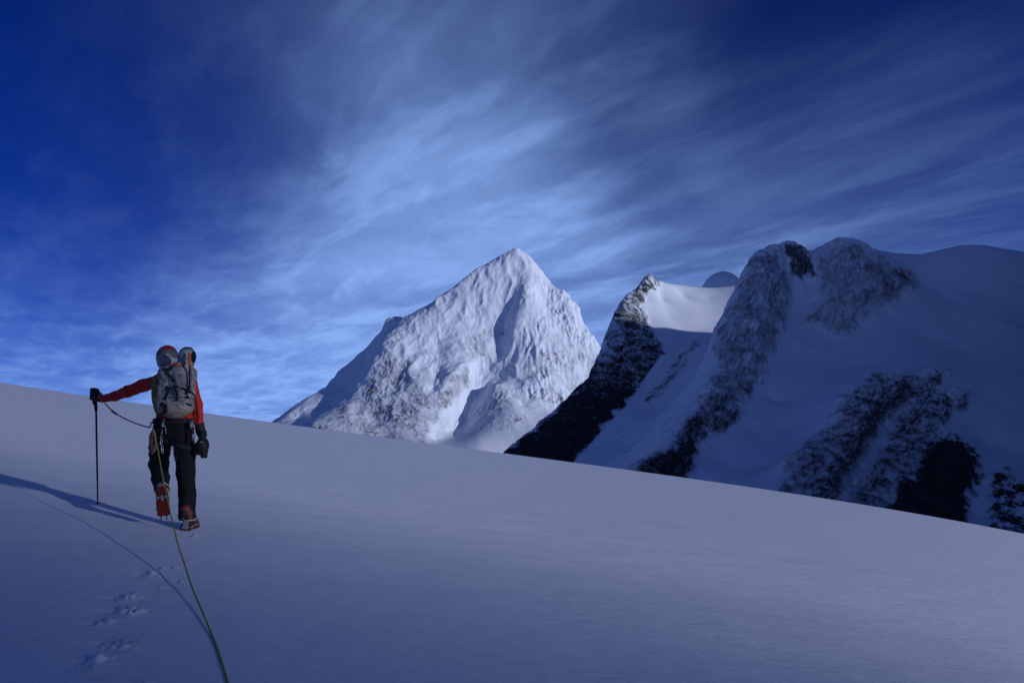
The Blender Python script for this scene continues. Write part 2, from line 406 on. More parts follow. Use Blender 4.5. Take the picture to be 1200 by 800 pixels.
def massif():
    top = [(889,295,1235),(898,289,1240),(912,287,1245),(926,283,1250),(938,291,1262),(950,294,1270),(969,288,1270),(978,283,1270),(988,281,1270),(1007,285,1280),(1021,292,1290),(1050,296,1310),(1078,298,1320),(1097,294,1320),(1121,288,1320),(1154,288,1310),(1200,296,1300),(1260,310,1280),(1330,330,1250),(1400,350,1200),(1500,370,1150)]
    edge = [(889,295,1235),(880,303,1225),(868,328,1200),(852,363,1165),(839,390,1125),(836,410,1090),(845,429,1020),(829,452,970),(814,479,920),(790,514,850),(763,537,800),(748,547,780),(720,575,740)]
    ramp_ = [(775,417,1475),(751,460,1365),(714,497,1265),(669,545,1130),(640,580,1060)]
    gul = [(927,330,1215),(926,371,1150),(909,413,1070),(897,444,1000),(878,470,945),(866,493,900),(847,509,870),(832,520,850),(820,528,835),(812,557,775)]
    cre = [(800,404,1490),(812,401,1500),(830,401,1505),(842,400,1500)]
    C = []
    for l, s in ((top, 10), (edge, 9), (ramp_, 15), (gul, 12), (cre, 10)): C += dens(l, s)
    for p in [(800,425,1430),(790,440,1380),(770,480,1235),(735,520,1105),(700,545,1040),(680,565,1000),(815,440,1270),(800,470,1160),(770,505,1060),(825,425,1300),
              (890,340,1135),(880,380,1075),(880,420,1010),(860,435,1005),(870,460,948),(845,490,892),(820,500,893),(805,530,835),(790,550,795),(775,560,785),(905,330,1165),(905,370,1105),(900,300,1215),
              (930,400,1100),(930,440,1020),(905,470,975),(880,505,895),(850,545,825),(830,575,775),(812,590,750),
              (918,310,1222),(930,318,1212),(948,312,1228),(945,335,1215),(950,360,1175),
              (1076,330,1255),(1052,350,1195),(1032,361,1172),(1008,382,1135),(990,400,1105),(972,394,1120),(955,384,1138),(985,310,1228),(1000,340,1180),(1030,330,1208),(970,350,1178),(1050,322,1235),
              (1100,340,1230),(1150,340,1205),(1180,380,1110),(1100,400,1090),(1050,400,1085),(1000,430,1025),(950,450,985),(930,500,890),(900,550,800),(1150,430,1005),(1060,425,1010),(1110,425,1010),
              (1002,452,930),(1030,441,955),(1065,438,965),(1110,436,975),(985,469,895),(974,493,855),(940,530,785),(921,540,765),(915,574,715),(1000,520,822),(1040,500,872),(1020,475,915),(1100,500,875),(1050,560,760),(1000,580,720),(1085,535,830),(1115,513,872),(1142,528,852),
              (1149,546,822),(1142,568,790),(1130,600,735),(1060,600,712),(1170,556,785),(1200,600,720),(1155,520,880),(1180,510,885),(1160,470,940),(1135,461,945),(1200,450,970),(1150,490,915),
              (900,600,700),(950,612,675),(1000,622,655),(1100,645,630),(1200,665,610),(860,592,735),(1300,680,600),(1300,500,900),(1300,400,1100),(1400,600,700),(1400,450,1000),(1500,600,700),(1500,470,950),
              (700,520,1500),(760,470,1560),(690,590,1300),(640,600,1200),(820,470,1700),(880,450,1700),(760,620,680),(820,640,640),(700,620,900)]: C.append(at(*p))
    C += behind(top, 130, 110) + behind(top, 420, 380)
    C += behind(edge[:5], 110, 75)
    allp = (A_poly, T_poly, B_poly, C_poly, D_poly, R_poly)
    def zone(px, py):
        z = np.maximum.reduce([inside(px, py, A_poly), inside(px, py, T_poly, 3), inside(px, py, B_poly), inside(px, py, C_poly, 5), inside(px, py, D_poly), .5*inside(px, py, R_poly)])
        return z*(1 - .45*inside(px, py, G_poly, 8))
    def disp(X, Y, Z, N, px, py):
        z = zone(px, py)
        s = Z*.55 + X*.83            # strata and ribs lean like the face
        big = fbm(X/45 + Z/80, Y/45, Z/60, 3, .5, True, 7)
        r = fbm(X/13 + .5*perlin(X/40, Y/40, Z/50), Y/14, (Z - X*.5)/48, 6, .6, True)
        fine = fbm(X/5, Y/6, (Z - X*.4)/20, 3, .55, True, 2)
        core = np.maximum.reduce([inside(px, py, A_poly, 14, -9), inside(px, py, B_poly, 14, -9), inside(px, py, C_poly, 16, -9)])
        K = inside(px, py, K_poly, 5)
        sm = fbm(X/90, Y/90, Z/90, 3)
        wind = fbm(s/40, Y/60, Z/200, 3)
        d = z*(6.5*big*core + 6.0*r + 1.5*fine) + 2*K + (1-z)*(2.6*sm + 1.7*wind)
        ra = sstep(860, 780, px)*(1-z)*sstep(440, 520, py)
        return d + ra*(1.2*fbm((X*.6+Y*.25)/7, Y/60, Z/60, 3, .5, True)), r
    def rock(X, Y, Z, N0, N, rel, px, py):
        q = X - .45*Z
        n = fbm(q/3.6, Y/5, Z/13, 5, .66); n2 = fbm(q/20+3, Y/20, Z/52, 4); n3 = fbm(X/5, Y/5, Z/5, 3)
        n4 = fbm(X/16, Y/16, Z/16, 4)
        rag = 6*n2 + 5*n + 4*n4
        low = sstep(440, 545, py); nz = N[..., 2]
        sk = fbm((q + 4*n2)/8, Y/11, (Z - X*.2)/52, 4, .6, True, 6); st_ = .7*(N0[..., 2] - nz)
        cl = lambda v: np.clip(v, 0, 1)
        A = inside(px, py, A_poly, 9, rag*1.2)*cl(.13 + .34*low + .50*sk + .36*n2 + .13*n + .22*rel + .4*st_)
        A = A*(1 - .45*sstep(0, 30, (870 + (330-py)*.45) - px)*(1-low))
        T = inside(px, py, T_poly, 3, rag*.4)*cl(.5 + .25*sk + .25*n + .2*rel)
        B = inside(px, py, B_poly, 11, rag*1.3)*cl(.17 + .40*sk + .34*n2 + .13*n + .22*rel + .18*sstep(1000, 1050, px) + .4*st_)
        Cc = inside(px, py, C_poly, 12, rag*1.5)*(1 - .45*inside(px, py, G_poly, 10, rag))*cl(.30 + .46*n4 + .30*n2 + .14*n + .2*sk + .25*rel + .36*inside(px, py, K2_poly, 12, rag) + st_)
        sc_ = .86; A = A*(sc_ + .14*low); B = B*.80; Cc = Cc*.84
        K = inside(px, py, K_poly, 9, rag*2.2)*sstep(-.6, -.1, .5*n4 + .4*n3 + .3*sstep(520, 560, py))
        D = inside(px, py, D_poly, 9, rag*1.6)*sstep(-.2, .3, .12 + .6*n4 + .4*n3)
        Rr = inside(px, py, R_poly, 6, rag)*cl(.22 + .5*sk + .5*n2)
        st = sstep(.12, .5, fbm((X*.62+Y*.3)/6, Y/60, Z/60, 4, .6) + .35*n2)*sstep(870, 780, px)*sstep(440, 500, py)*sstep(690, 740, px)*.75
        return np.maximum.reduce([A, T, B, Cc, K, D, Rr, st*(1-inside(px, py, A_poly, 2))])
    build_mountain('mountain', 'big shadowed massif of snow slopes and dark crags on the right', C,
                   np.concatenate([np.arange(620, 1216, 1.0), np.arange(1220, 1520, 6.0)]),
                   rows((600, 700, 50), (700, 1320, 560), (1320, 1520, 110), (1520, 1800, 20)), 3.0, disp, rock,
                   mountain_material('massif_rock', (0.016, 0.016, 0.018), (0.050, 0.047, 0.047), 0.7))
massif()
SUN_W, SUN_C = 2.7, (1.0, 0.905, 0.84)
SKY_W, SKY_T, CLOUD_C = 0.05, (0.070, 0.30, 1.08), (9.2, 12.4, 19.4)
EXPO, WB, Q_EDGE = -0.27, 5200, 5.7
HZ = (1.05, 0.20)
BLOBS = [(370,240,24,.32),(600,160,22,.24),(560,350,18,.62),(330,440,14,.36),(980,250,16,.22),(60,400,12,.18),(110,190,16,-1.0),(800,110,13,-.50),(1230,0,24,-1.2),(0,500,14,-.35),(10,0,26,-1.2)]
WIDE = [((0,-.6,.75),80,.05)]
# ------------------------------------------------------------------ unseen peak, added and shaped to shade the massif and the dome
def shade_peak():
    C = []
    ridge = [(600, 270, -10), (680, 375, 80), (760, 480, 200), (840, 570, 330), (920, 670, 440), (1020, 800, 540), (1120, 950, 570), (1200, 1080, 468), (1250, 1200, 400), (1290, 1330, 320), (1345, 1450, 300), (1480, 1610, 600), (1600, 1740, 790), (1740, 1880, 720), (1880, 1980, 400)]
    for a, b in zip(ridge[:-1], ridge[1:]):
        for i in range(8): C.append(Vector(a).lerp(Vector(b), i/8))
    C.append(Vector(ridge[-1]))
    for (x, y, z) in ridge:
        C.append(Vector((x-110, y+70, z-230))); C.append(Vector((x+130, y-100, z-190))); C.append(Vector((x+420, y-320, -420)))
        C.append(Vector((x-190, y+130, min(z-330, 0))))
    C += [Vector((500, 380, -300)), Vector((560, 150, -420)), Vector((1700, 1300, -450)), Vector((2200, 1700, -450)), Vector((1700, 2200, -200))]
    xs = np.arange(500, 2100, 8.0); ys = np.arange(160, 2160, 8.0)
    X, Y = np.meshgrid(xs, ys); Z = tps(C, X, Y, 10)
    Z = Z + 12*fbm(X/90, Y/90, Z/90, 5, .5, True)
    P = np.stack([X, Y, Z], -1); N = grid_normals(P)
    o = raw_mesh('mountain', P.reshape(-1, 3), grid_faces(len(ys), len(xs)), mountain_material('shade_peak_rock', (0.05, 0.05, 0.05), (0.09, 0.085, 0.08), 0.4))
    a = o.data.attributes.new('rock', 'FLOAT', 'POINT')
    a.data.foreach_set('value', sstep(.66, .5, N[..., 2] + .1*fbm(X/20, Y/20, Z/20, 3)).astype(np.float32).ravel())
    tag(o, 'added out of view peak that shades the massif and the snow dome', 'mountain', kind='structure')
shade_peak()

def shade_ridge():
    # unseen ridge added behind the camera; its soft shadow edge darkens the near snow
    h = Vector((SUN.x, SUN.y, 0)).normalized(); q = Vector((-h.y, h.x, 0))
    a = np.arange(-160, 170, 6.0); b = np.concatenate([np.arange(-420, -80, 12.0), np.arange(-80, 160, 3.0)])
    Ad, Bq = np.meshgrid(a, b)
    base = -330.0; top = 780*math.tan(SUN_EL) + 60
    edge = (Q_EDGE - Bq)*2.4 + 780*math.tan(SUN_EL)            # the right flank as a steep line
    prof = np.minimum(edge, top + 25*perlin(Bq/70, Ad/70, 0*Ad)) - 1.3*np.abs(Ad)
    prof = np.maximum(prof + 10*fbm(Bq/40, Ad/40, 0*Ad+3, 4, .5, True)*sstep(0, 25, np.abs(Ad)), base)
    X = h.x*(780 + Ad) + q.x*Bq; Y = h.y*(780 + Ad) + q.y*Bq
    P = np.stack([X, Y, prof], -1); N = grid_normals(P)
    o = raw_mesh('mountain', P.reshape(-1, 3), grid_faces(len(b), len(a)), mountain_material('shade_ridge_rock', (0.05, 0.05, 0.05), (0.09, 0.085, 0.08), 0.4))
    at_ = o.data.attributes.new('rock', 'FLOAT', 'POINT')
    at_.data.foreach_set('value', sstep(.66, .5, N[..., 2] + .1*fbm(X/20, Y/20, prof/20, 3)).astype(np.float32).ravel())
    tag(o, 'added unseen ridge behind the camera that shades the near snow', 'mountain', kind='structure')
shade_ridge()

# ------------------------------------------------------------------ sun and sky
sun = bpy.data.lights.new('sun', 'SUN'); sun.energy = SUN_W; sun.angle = R(0.5); sun.color = SUN_C
so = bpy.data.objects.new('sun', sun); COL.objects.link(so)
so.rotation_euler = SUN.to_track_quat('Z', 'Y').to_euler()
so.location = SUN*500

w = bpy.data.worlds.new('World'); sc.world = w; w.use_nodes = True
nt = w.node_tree; bg = nt.nodes['Background']
sky = nt.nodes.new('ShaderNodeTexSky'); sky.sky_type = 'NISHITA'; sky.sun_disc = False
sky.sun_elevation = SUN_EL
sky.sun_rotation = math.atan2(SUN.x, SUN.y)
sky.altitude = 4200; sky.air_density = 1.0; sky.dust_density = 0.2; sky.ozone_density = 5.0
bg.inputs['Strength'].default_value = SKY_W
g = nt.nodes.new('ShaderNodeTexCoord').outputs['Generated']
nrm = nd(nt, 'ShaderNodeVectorMath', operation='NORMALIZE'); L(nt, g, nrm.inputs[0]); D = nrm.outputs[0]
sep = nt.nodes.new('ShaderNodeSeparateXYZ'); L(nt, D, sep.inputs[0])
zc = math_(nt, 'ADD', math_(nt, 'MAXIMUM', sep.outputs[2], 0.0), 0.07)
def dot(v):
    n = nd(nt, 'ShaderNodeVectorMath', operation='DOT_PRODUCT'); L(nt, D, n.inputs[0]); n.inputs[1].default_value = v
    return n.outputs['Value']
def cloud_coords(azim, sa, sl):
    a = R(azim)
    al = math_(nt, 'DIVIDE', dot((math.sin(a), math.cos(a), 0)), zc)
    ac = math_(nt, 'DIVIDE', dot((math.cos(a), -math.sin(a), 0)), zc)
    c = nt.nodes.new('ShaderNodeCombineXYZ')
    L(nt, math_(nt, 'MULTIPLY', ac, sa), c.inputs[0]); L(nt, math_(nt, 'MULTIPLY', al, sl), c.inputs[1])
    return c.outputs[0]
def warp(vec, scale, amt):
    nz = nd(nt, 'ShaderNodeTexNoise'); nz.inputs['Scale'].default_value = scale; nz.inputs['Detail'].default_value = 2
    L(nt, vec, nz.inputs['Vector'])
    sub = nd(nt, 'ShaderNodeVectorMath', operation='SUBTRACT'); L(nt, nz.outputs['Color'], sub.inputs[0]); sub.inputs[1].default_value = (.5, .5, .5)
    mul = nd(nt, 'ShaderNodeVectorMath', operation='SCALE'); L(nt, sub.outputs[0], mul.inputs[0]); mul.inputs['Scale'].default_value = amt
    add = nd(nt, 'ShaderNodeVectorMath', operation='ADD'); L(nt, vec, add.inputs[0]); L(nt, mul.outputs[0], add.inputs[1])
    return add.outputs[0]
n_big = noise_tex(nt, warp(cloud_coords(-36, 0.75, 0.32), 1.2, .5), 1.0, 6, 0.55)
n_str = noise_tex(nt, warp(cloud_coords(-38, 1.9, 0.85), .8, 1.3), 1.0, 9, 0.58)
n_fib = noise_tex(nt, warp(cloud_coords(-35, 5.5, 1.9), .3, 2.8), 1.0, 8, 0.60)
n_puf = noise_tex(nt, warp(cloud_coords(-20, 2.2, 1.7), .9, 1.1), 1.0, 9, 0.58)
acc = math_(nt, 'MULTIPLY', math_(nt, 'EXPONENT', math_(nt, 'MULTIPLY', math_(nt, 'MAXIMUM', sep.outputs[2], 0.0), -1/HZ[1])), HZ[0])
att = None
for (px, py, rad, wgt) in BLOBS:
    t, e = ray(px, py); v = Vector((float(t), 1.0, float(e))).normalized()
    q = math_(nt, 'MULTIPLY', ramp(nt, dot(tuple(v)), math.cos(R(rad)), 1.0), wgt)
    if wgt > 0: acc = math_(nt, 'ADD', acc, q)
    else: att = q if att is None else math_(nt, 'ADD', att, q)
for (v, rad, wgt) in WIDE:
    acc = math_(nt, 'ADD', acc, math_(nt, 'MULTIPLY', ramp(nt, dot(tuple(Vector(v).normalized())), math.cos(R(rad)), 1.0), wgt))
acc = math_(nt, 'MULTIPLY', acc, math_(nt, 'EXPONENT', att))
low = math_(nt, 'ADD', math_(nt, 'ADD', math_(nt, 'MULTIPLY', n_big, .9), math_(nt, 'MULTIPLY', n_str, .8)), math_(nt, 'MULTIPLY', n_puf, .75))
low = ramp(nt, low, .82, 1.66)
fib = ramp(nt, math_(nt, 'ADD', math_(nt, 'MULTIPLY', n_fib, .62), math_(nt, 'MULTIPLY', n_str, .38)), .44, .68)
tex = math_(nt, 'ADD', math_(nt, 'ADD', .36, math_(nt, 'MULTIPLY', low, .62)), math_(nt, 'MULTIPLY', fib, .52))
cl = math_(nt, 'SUBTRACT', 1.0, math_(nt, 'EXPONENT', math_(nt, 'MULTIPLY', math_(nt, 'MULTIPLY', acc, tex), -1.0)), clamp=True)
n = nt.nodes.new('ShaderNodeMix'); n.data_type = 'RGBA'
L(nt, cl, n.inputs[0]); 
tint = nt.nodes.new('ShaderNodeMix'); tint.data_type = 'RGBA'; tint.blend_type = 'MULTIPLY'; tint.inputs[0].default_value = 1
L(nt, sky.outputs[0], tint.inputs[6]); tint.inputs[7].default_value = (*SKY_T, 1)
L(nt, tint.outputs[2], n.inputs[6]); n.inputs[7].default_value = (*CLOUD_C, 1)
L(nt, n.outputs[2], bg.inputs['Color'])

vs = sc.view_settings
vs.view_transform = 'Standard'; vs.look = 'None'; vs.gamma = 1.0; vs.use_curve_mapping = False
sc.display_settings.display_device = 'sRGB'
vs.exposure = EXPO
vs.use_white_balance = True; vs.white_balance_temperature = WB
# ================================================================== the climber
FT = foot                                       # standing foot on the snow
def W(px, py, dy=0.0):
    p = at(px, py, FT.y + dy); return np.array(p)
def gz(p): return float(ground(p[0], p[1]))
MPX = FT.y / F

def surface_nets(fn, lo, hi, h):
    lo = np.asarray(lo, float); hi = np.asarray(hi, float)
    n = np.ceil((hi - lo)/h).astype(int) + 1
    ax = [lo[i] + h*np.arange(n[i]) for i in range(3)]
    X, Y, Z = np.meshgrid(*ax, indexing='ij')
    D = fn(X, Y, Z)
    neg = D < 0
    c = np.zeros(tuple(n-1), np.int8)
    for i in (0, 1):
        for j in (0, 1):
            for k in (0, 1):
                c += neg[i:n[0]-1+i, j:n[1]-1+j, k:n[2]-1+k]
    act = (c > 0) & (c < 8)
    idx = -np.ones(act.shape, int); idx[act] = np.arange(act.sum())
    I, J, K = np.nonzero(act)
    acc = np.zeros((len(I), 3)); cnt = np.zeros(len(I))
    corners = [(0,0,0),(1,0,0),(0,1,0),(1,1,0),(0,0,1),(1,0,1),(0,1,1),(1,1,1)]
    for a in range(8):
        for b in range(a+1, 8):
            if sum(abs(corners[a][q]-corners[b][q]) for q in range(3)) != 1: continue
            ca, cb = corners[a], corners[b]
            da = D[I+ca[0], J+ca[1], K+ca[2]]; db = D[I+cb[0], J+cb[1], K+cb[2]]
            m = (da < 0) != (db < 0)
            t = np.where(m, da/(da - db + 1e-12), 0)
            for q in range(3):
                acc[:, q] += np.where(m, ca[q] + t*(cb[q]-ca[q]), 0)
            cnt += m
    V = acc/cnt[:, None] + np.stack([I, J, K], 1); V = lo + V*h
    faces = []
    for ax_ in range(3):
        u, v = [(1, 2), (2, 0), (0, 1)][ax_]
        sl0 = [slice(None)]*3; sl1 = [slice(None)]*3
        sl0[ax_] = slice(0, n[ax_]-1); sl1[ax_] = slice(1, n[ax_])
        a = neg[tuple(sl0)]; b = neg[tuple(sl1)]
        E = np.argwhere(a != b)
        ok = (E[:, u] > 0) & (E[:, v] > 0) & (E[:, u] < n[u]-1) & (E[:, v] < n[v]-1)
        E = E[ok]
        q = []
        for (du, dv) in ((-1, -1), (0, -1), (0, 0), (-1, 0)):
            e = E.copy(); e[:, u] += du; e[:, v] += dv
            q.append(idx[e[:, 0], e[:, 1], e[:, 2]])
        q = np.stack(q, 1)
        fl = ~a[E[:, 0], E[:, 1], E[:, 2]]
        q[fl] = q[fl][:, ::-1]
        faces.append(q)
    return V, np.concatenate(faces)
def cone(X, Y, Z, a, b, r1, r2):
    a = np.asarray(a, float); b = np.asarray(b, float); d = b - a; l2 = (d*d).sum() + 1e-12
    t = np.clip(((X-a[0])*d[0] + (Y-a[1])*d[1] + (Z-a[2])*d[2])/l2, 0, 1)
    return np.sqrt((X-a[0]-t*d[0])**2 + (Y-a[1]-t*d[1])**2 + (Z-a[2]-t*d[2])**2) - (r1 + (r2-r1)*t)
def ell(X, Y, Z, c, r):
    k = np.sqrt(((X-c[0])/r[0])**2 + ((Y-c[1])/r[1])**2 + ((Z-c[2])/r[2])**2)
    return (k - 1)*min(r)
def rbox(X, Y, Z, c, hs, r):
    q = [np.abs(A-c[i]) - hs[i] + r for i, A in enumerate((X, Y, Z))]
    return np.sqrt(sum(np.maximum(a, 0)**2 for a in q)) + np.minimum(np.maximum(np.maximum(q[0], q[1]), q[2]), 0) - r
def smin(a, b, k):
    h = np.clip(.5 + .5*(b-a)/k, 0, 1)
    return b + (a-b)*h - k*h*(1-h)
def chain(X, Y, Z, pts, k=.03, d=None):
    for (a, r1), (b, r2) in zip(pts[:-1], pts[1:]):
        c = cone(X, Y, Z, a, b, r1, r2); d = c if d is None else smin(d, c, k)
    return d
def solid(name, fn, pts, pad, h, m, parent=None, org=None, top=False):
    pts = np.array(pts)
    V, Fq = surface_nets(fn, pts.min(0)-pad, pts.max(0)+pad, h)
    o_ = np.array(org if org is not None else FT)
    o = raw_mesh(name, V - o_, Fq, m, parent)
    if parent is None: o.location = o_
    return o
def cloth(name, a, b, scale, rough=.85, bump=.4, detail=90):
    m, nt, bs = mat(name)
    co = nd(nt, 'ShaderNodeTexCoord').outputs['Object']
    n1 = noise_tex(nt, co, scale, 5, .6); n2 = noise_tex(nt, co, detail, 4, .6)
    L(nt, mixc(nt, ramp(nt, n1, .35, .65), a, b), bs.inputs['Base Color'])
    bs.inputs['Roughness'].default_value = rough; bs.inputs['Specular IOR Level'].default_value = .25
    bp = nd(nt, 'ShaderNodeBump'); bp.inputs['Strength'].default_value = bump; bp.inputs['Distance'].default_value = .01
    L(nt, n2, bp.inputs['Height']); L(nt, bp.outputs[0], bs.inputs['Normal'])
    return m
def metal(name, c, rough=.35):
    m, nt, bs = mat(name)
    co = nd(nt, 'ShaderNodeTexCoord').outputs['Object']
    n1 = noise_tex(nt, co, 60, 4, .6)
    L(nt, mixc(nt, n1, tuple(x*.8 for x in c), tuple(min(1, x*1.15) for x in c)), bs.inputs['Base Color'])
    bs.inputs['Metallic'].default_value = .9; bs.inputs['Roughness'].default_value = rough
    return m
M_SKIN = cloth('skin', (.50, .30, .22), (.55, .34, .25), 12, .55, .1)
M_JACKET = cloth('red_shell_fabric', (.36, .017, .010), (.48, .028, .014), 9, .75, .35, 40)
M_TROUSER = cloth('black_softshell', (.004, .004, .005), (.008, .008, .010), 8, .85, .4, 60)
M_BLACK = cloth('black_webbing', (.010, .010, .012), (.018, .018, .020), 20, .7, .4, 150)
M_GLOVE = cloth('black_leather', (.008, .008, .009), (.016, .015, .015), 25, .6, .4, 80)
M_STEEL = metal('brushed_steel', (.40, .41, .43), .45)
M_DARKM = metal('dark_anodised_metal', (.035, .036, .04), .4)
M_ORANGE = cloth('orange_plastic', (.42, .075, .012), (.5, .10, .018), 30, .5, .1)
M_REDP = cloth('red_plastic', (.08, .006, .003), (.12, .010, .005), 30, .5, .1)
M_YEL = cloth('yellow_green_rope', (.30, .31, .06), (.42, .43, .10), 120, .85, .9, 260)
M_CORD = cloth('dark_blue_cord', (.012, .016, .04), (.03, .035, .07), 90, .85, .8, 240)
M_PALE = cloth('pale_strap', (.42, .36, .20), (.50, .44, .27), 40, .8, .2)

def tube(bm, pts, r, seg=8, mi=0, closed=False):
    """round bar through pts, r a number or a list"""
    P = [np.asarray(p, float) for p in pts]; n = len(P)
    rr = [r]*n if isinstance(r, (int, float)) else list(r)
    rings = []; ref = np.array([.3, .5, .81])
    for i in range(n):
        a = P[(i-1) % n] if (closed or i > 0) else P[0]; b = P[(i+1) % n] if (closed or i < n-1) else P[-1]
        t = b - a; t /= np.linalg.norm(t) + 1e-12
        u = ref - t*np.dot(ref, t); u /= np.linalg.norm(u) + 1e-9; ref = u
        v = np.cross(t, u)
        rings.append([bm.verts.new(P[i] + rr[i]*(math.cos(k*2*math.pi/seg)*u + math.sin(k*2*math.pi/seg)*v)) for k in range(seg)])
    last = n if closed else n-1
    for i in range(last):
        A, B = rings[i], rings[(i+1) % n]
        for k in range(seg):
            f = bm.faces.new((A[k], A[(k+1) % seg], B[(k+1) % seg], B[k])); f.material_index = mi; f.smooth = True
    if not closed:
        for ring, rev in ((rings[0], True), (rings[-1], False)):
            f = bm.faces.new(ring[::-1] if rev else ring); f.material_index = mi
def ribbon(bm, pts, nrm, wdt, th, mi=0):
    """flat strap through pts lying against a surface with normals nrm"""
    P = [np.asarray(p, float) for p in pts]; n = len(P); rows_ = []
    for i in range(n):
        t = P[min(i+1, n-1)] - P[max(i-1, 0)]; t /= np.linalg.norm(t) + 1e-12
        q = np.asarray(nrm[i] if isinstance(nrm, list) else nrm, float); q = q - t*np.dot(q, t); q /= np.linalg.norm(q) + 1e-9
        s = np.cross(t, q)
        rows_.append([bm.verts.new(P[i] + a*s*wdt*.5 + b*q*th) for a, b in ((-1, -.5), (1, -.5), (1, .5), (-1, .5))])
    for A, B in zip(rows_[:-1], rows_[1:]):
        for k in range(4):
            f = bm.faces.new((A[k], A[(k+1) % 4], B[(k+1) % 4], B[k])); f.material_index = mi
    for ring, rev in ((rows_[0], True), (rows_[-1], False)):
        f = bm.faces.new(ring[::-1] if rev else ring); f.material_index = mi
def block(bm, c, ax, hs, mi=0, bev=.15):
    """small bevelled box: centre, three axes, half sizes"""
    c = np.asarray(c, float); A = [np.asarray(a, float) for a in ax]
    vs = {}
    for i in (-1, 1):
        for j in (-1, 1):
            for k in (-1, 1):
                vs[i, j, k] = bm.verts.new(c + A[0]*hs[0]*i + A[1]*hs[1]*j + A[2]*hs[2]*k)
    fs = []
    for q in (((-1,-1,-1),(-1,1,-1),(1,1,-1),(1,-1,-1)), ((-1,-1,1),(1,-1,1),(1,1,1),(-1,1,1)), ((-1,-1,-1),(1,-1,-1),(1,-1,1),(-1,-1,1)),
              ((-1,1,-1),(-1,1,1),(1,1,1),(1,1,-1)), ((-1,-1,-1),(-1,-1,1),(-1,1,1),(-1,1,-1)), ((1,-1,-1),(1,1,-1),(1,1,1),(1,-1,1))):
        f = bm.faces.new([vs[k] for k in q]); f.material_index = mi; fs.append(f)
    if bev:
        es = list({e for f in fs for e in f.edges})
        r = bmesh.ops.bevel(bm, geom=es, offset=min(hs)*bev*2, segments=2, affect='EDGES', profile=.5)
        for f in r['faces']: f.material_index = mi
def bmobj(name, bm, mats, parent=None, org=None):
    me = bpy.data.meshes.new(name); o_ = Vector(org if org is not None else FT)
    bmesh.ops.recalc_face_normals(bm, faces=bm.faces)
    for v in bm.verts: v.co -= o_
    bm.to_mesh(me); bm.free()
    for m in (mats if isinstance(mats, (list, tuple)) else [mats]): me.materials.append(m)
    o = bpy.data.objects.new(name, me); COL.objects.link(o)
    if parent: o.parent = parent
    else: o.location = o_
    return o
def spline(pts, n=8):
    P = [np.asarray(p, float) for p in pts]; out = []
    for i in range(len(P)-1):
        p0, p1, p2, p3 = P[max(i-1, 0)], P[i], P[i+1], P[min(i+2, len(P)-1)]
        for k in range(n):
            t = k/n
            out.append(.5*((2*p1) + (-p0+p2)*t + (2*p0-5*p1+4*p2-p3)*t*t + (-p0+3*p1-3*p2+p3)*t**3))
    out.append(P[-1]); return out

# --- joints
NECK = W(200, 437, .02); HEAD = W(197, 418, .05)
SHL, SHR = W(187, 446, .0), W(223, 448, .0)
ELL, WRL, HNL = W(150, 458.5, .20), W(121, 467, .37), W(112.5, 462, .40)
ELR, WRR = W(230.5, 474, .03), W(233.5, 499, .06)
HPL, KNL, ANL = W(194, 507, 0), W(186.5, 544, .20), W(189.5, 574, -.14)
HPR, KNR, ANR = W(212.5, 507, 0), W(216.5, 553, .04), W(219, 603, .0)

# --- the body under the clothes, one surface
def body_fn(X, Y, Z):
    d = chain(X, Y, Z, [(NECK, .05), (W(203,452), .075), (W(204,470), .08), (W(204,488), .08), (W(203,502), .085)], .05)
    d = smin(d, cone(X, Y, Z, SHL, SHR, .055, .055), .05)
    d = smin(d, chain(X, Y, Z, [(SHL, .05), (ELL, .042), (WRL, .03), (HNL, .03)], .02), .03)
    d = smin(d, chain(X, Y, Z, [(SHR, .05), (ELR, .042), (WRR, .03), (W(236,508,.06), .03)], .02), .03)
    d = smin(d, chain(X, Y, Z, [(HPL, .085), (KNL, .06), (ANL, .045)], .03), .04)
    d = smin(d, chain(X, Y, Z, [(HPR, .085), (KNR, .06), (ANR, .045)], .03), .04)
    hd = ell(X, Y, Z, HEAD, (.074, .092, .108))
    jaw = ell(X, Y, Z, HEAD + np.array([0, .045, -.06]), (.055, .055, .055))
    hd = smin(hd, jaw, .03)
    hd = smin(hd, cone(X, Y, Z, HEAD+np.array([0,.095,.0]), HEAD+np.array([0,.118,-.028]), .009, .014), .012)      # nose
    for s in (-1, 1):
        hd = smin(hd, ell(X, Y, Z, HEAD+np.array([s*.076,0,-.01]), (.012,.022,.032)), .008)                        # ears
        hd = np.maximum(hd, -(np.sqrt((X-HEAD[0]-s*.03)**2+(Y-HEAD[1]-.098)**2+(Z-HEAD[2]-.005)**2)-.016))            # eye sockets
        hd = smin(hd, ell(X, Y, Z, HEAD+np.array([s*.03,.080,.004]), (.013,.013,.013)), .004)
    hd = smin(hd, ell(X, Y, Z, HEAD+np.array([0,.094,-.058]), (.024,.012,.008)), .008)                               # lips
    d = smin(d, cone(X, Y, Z, NECK, HEAD+np.array([0,-.01,-.04]), .058, .055), .02)
    return smin(d, hd, .025)
allp = [HEAD, HNL, ELL, WRR, KNL, ANL, ANR, HPR, KNR, SHR, SHL]
person = solid('person', body_fn, allp, .16, .0075, M_SKIN)
tag(person, 'climber in red jacket and black trousers seen from behind, left arm out on a pole', 'person')

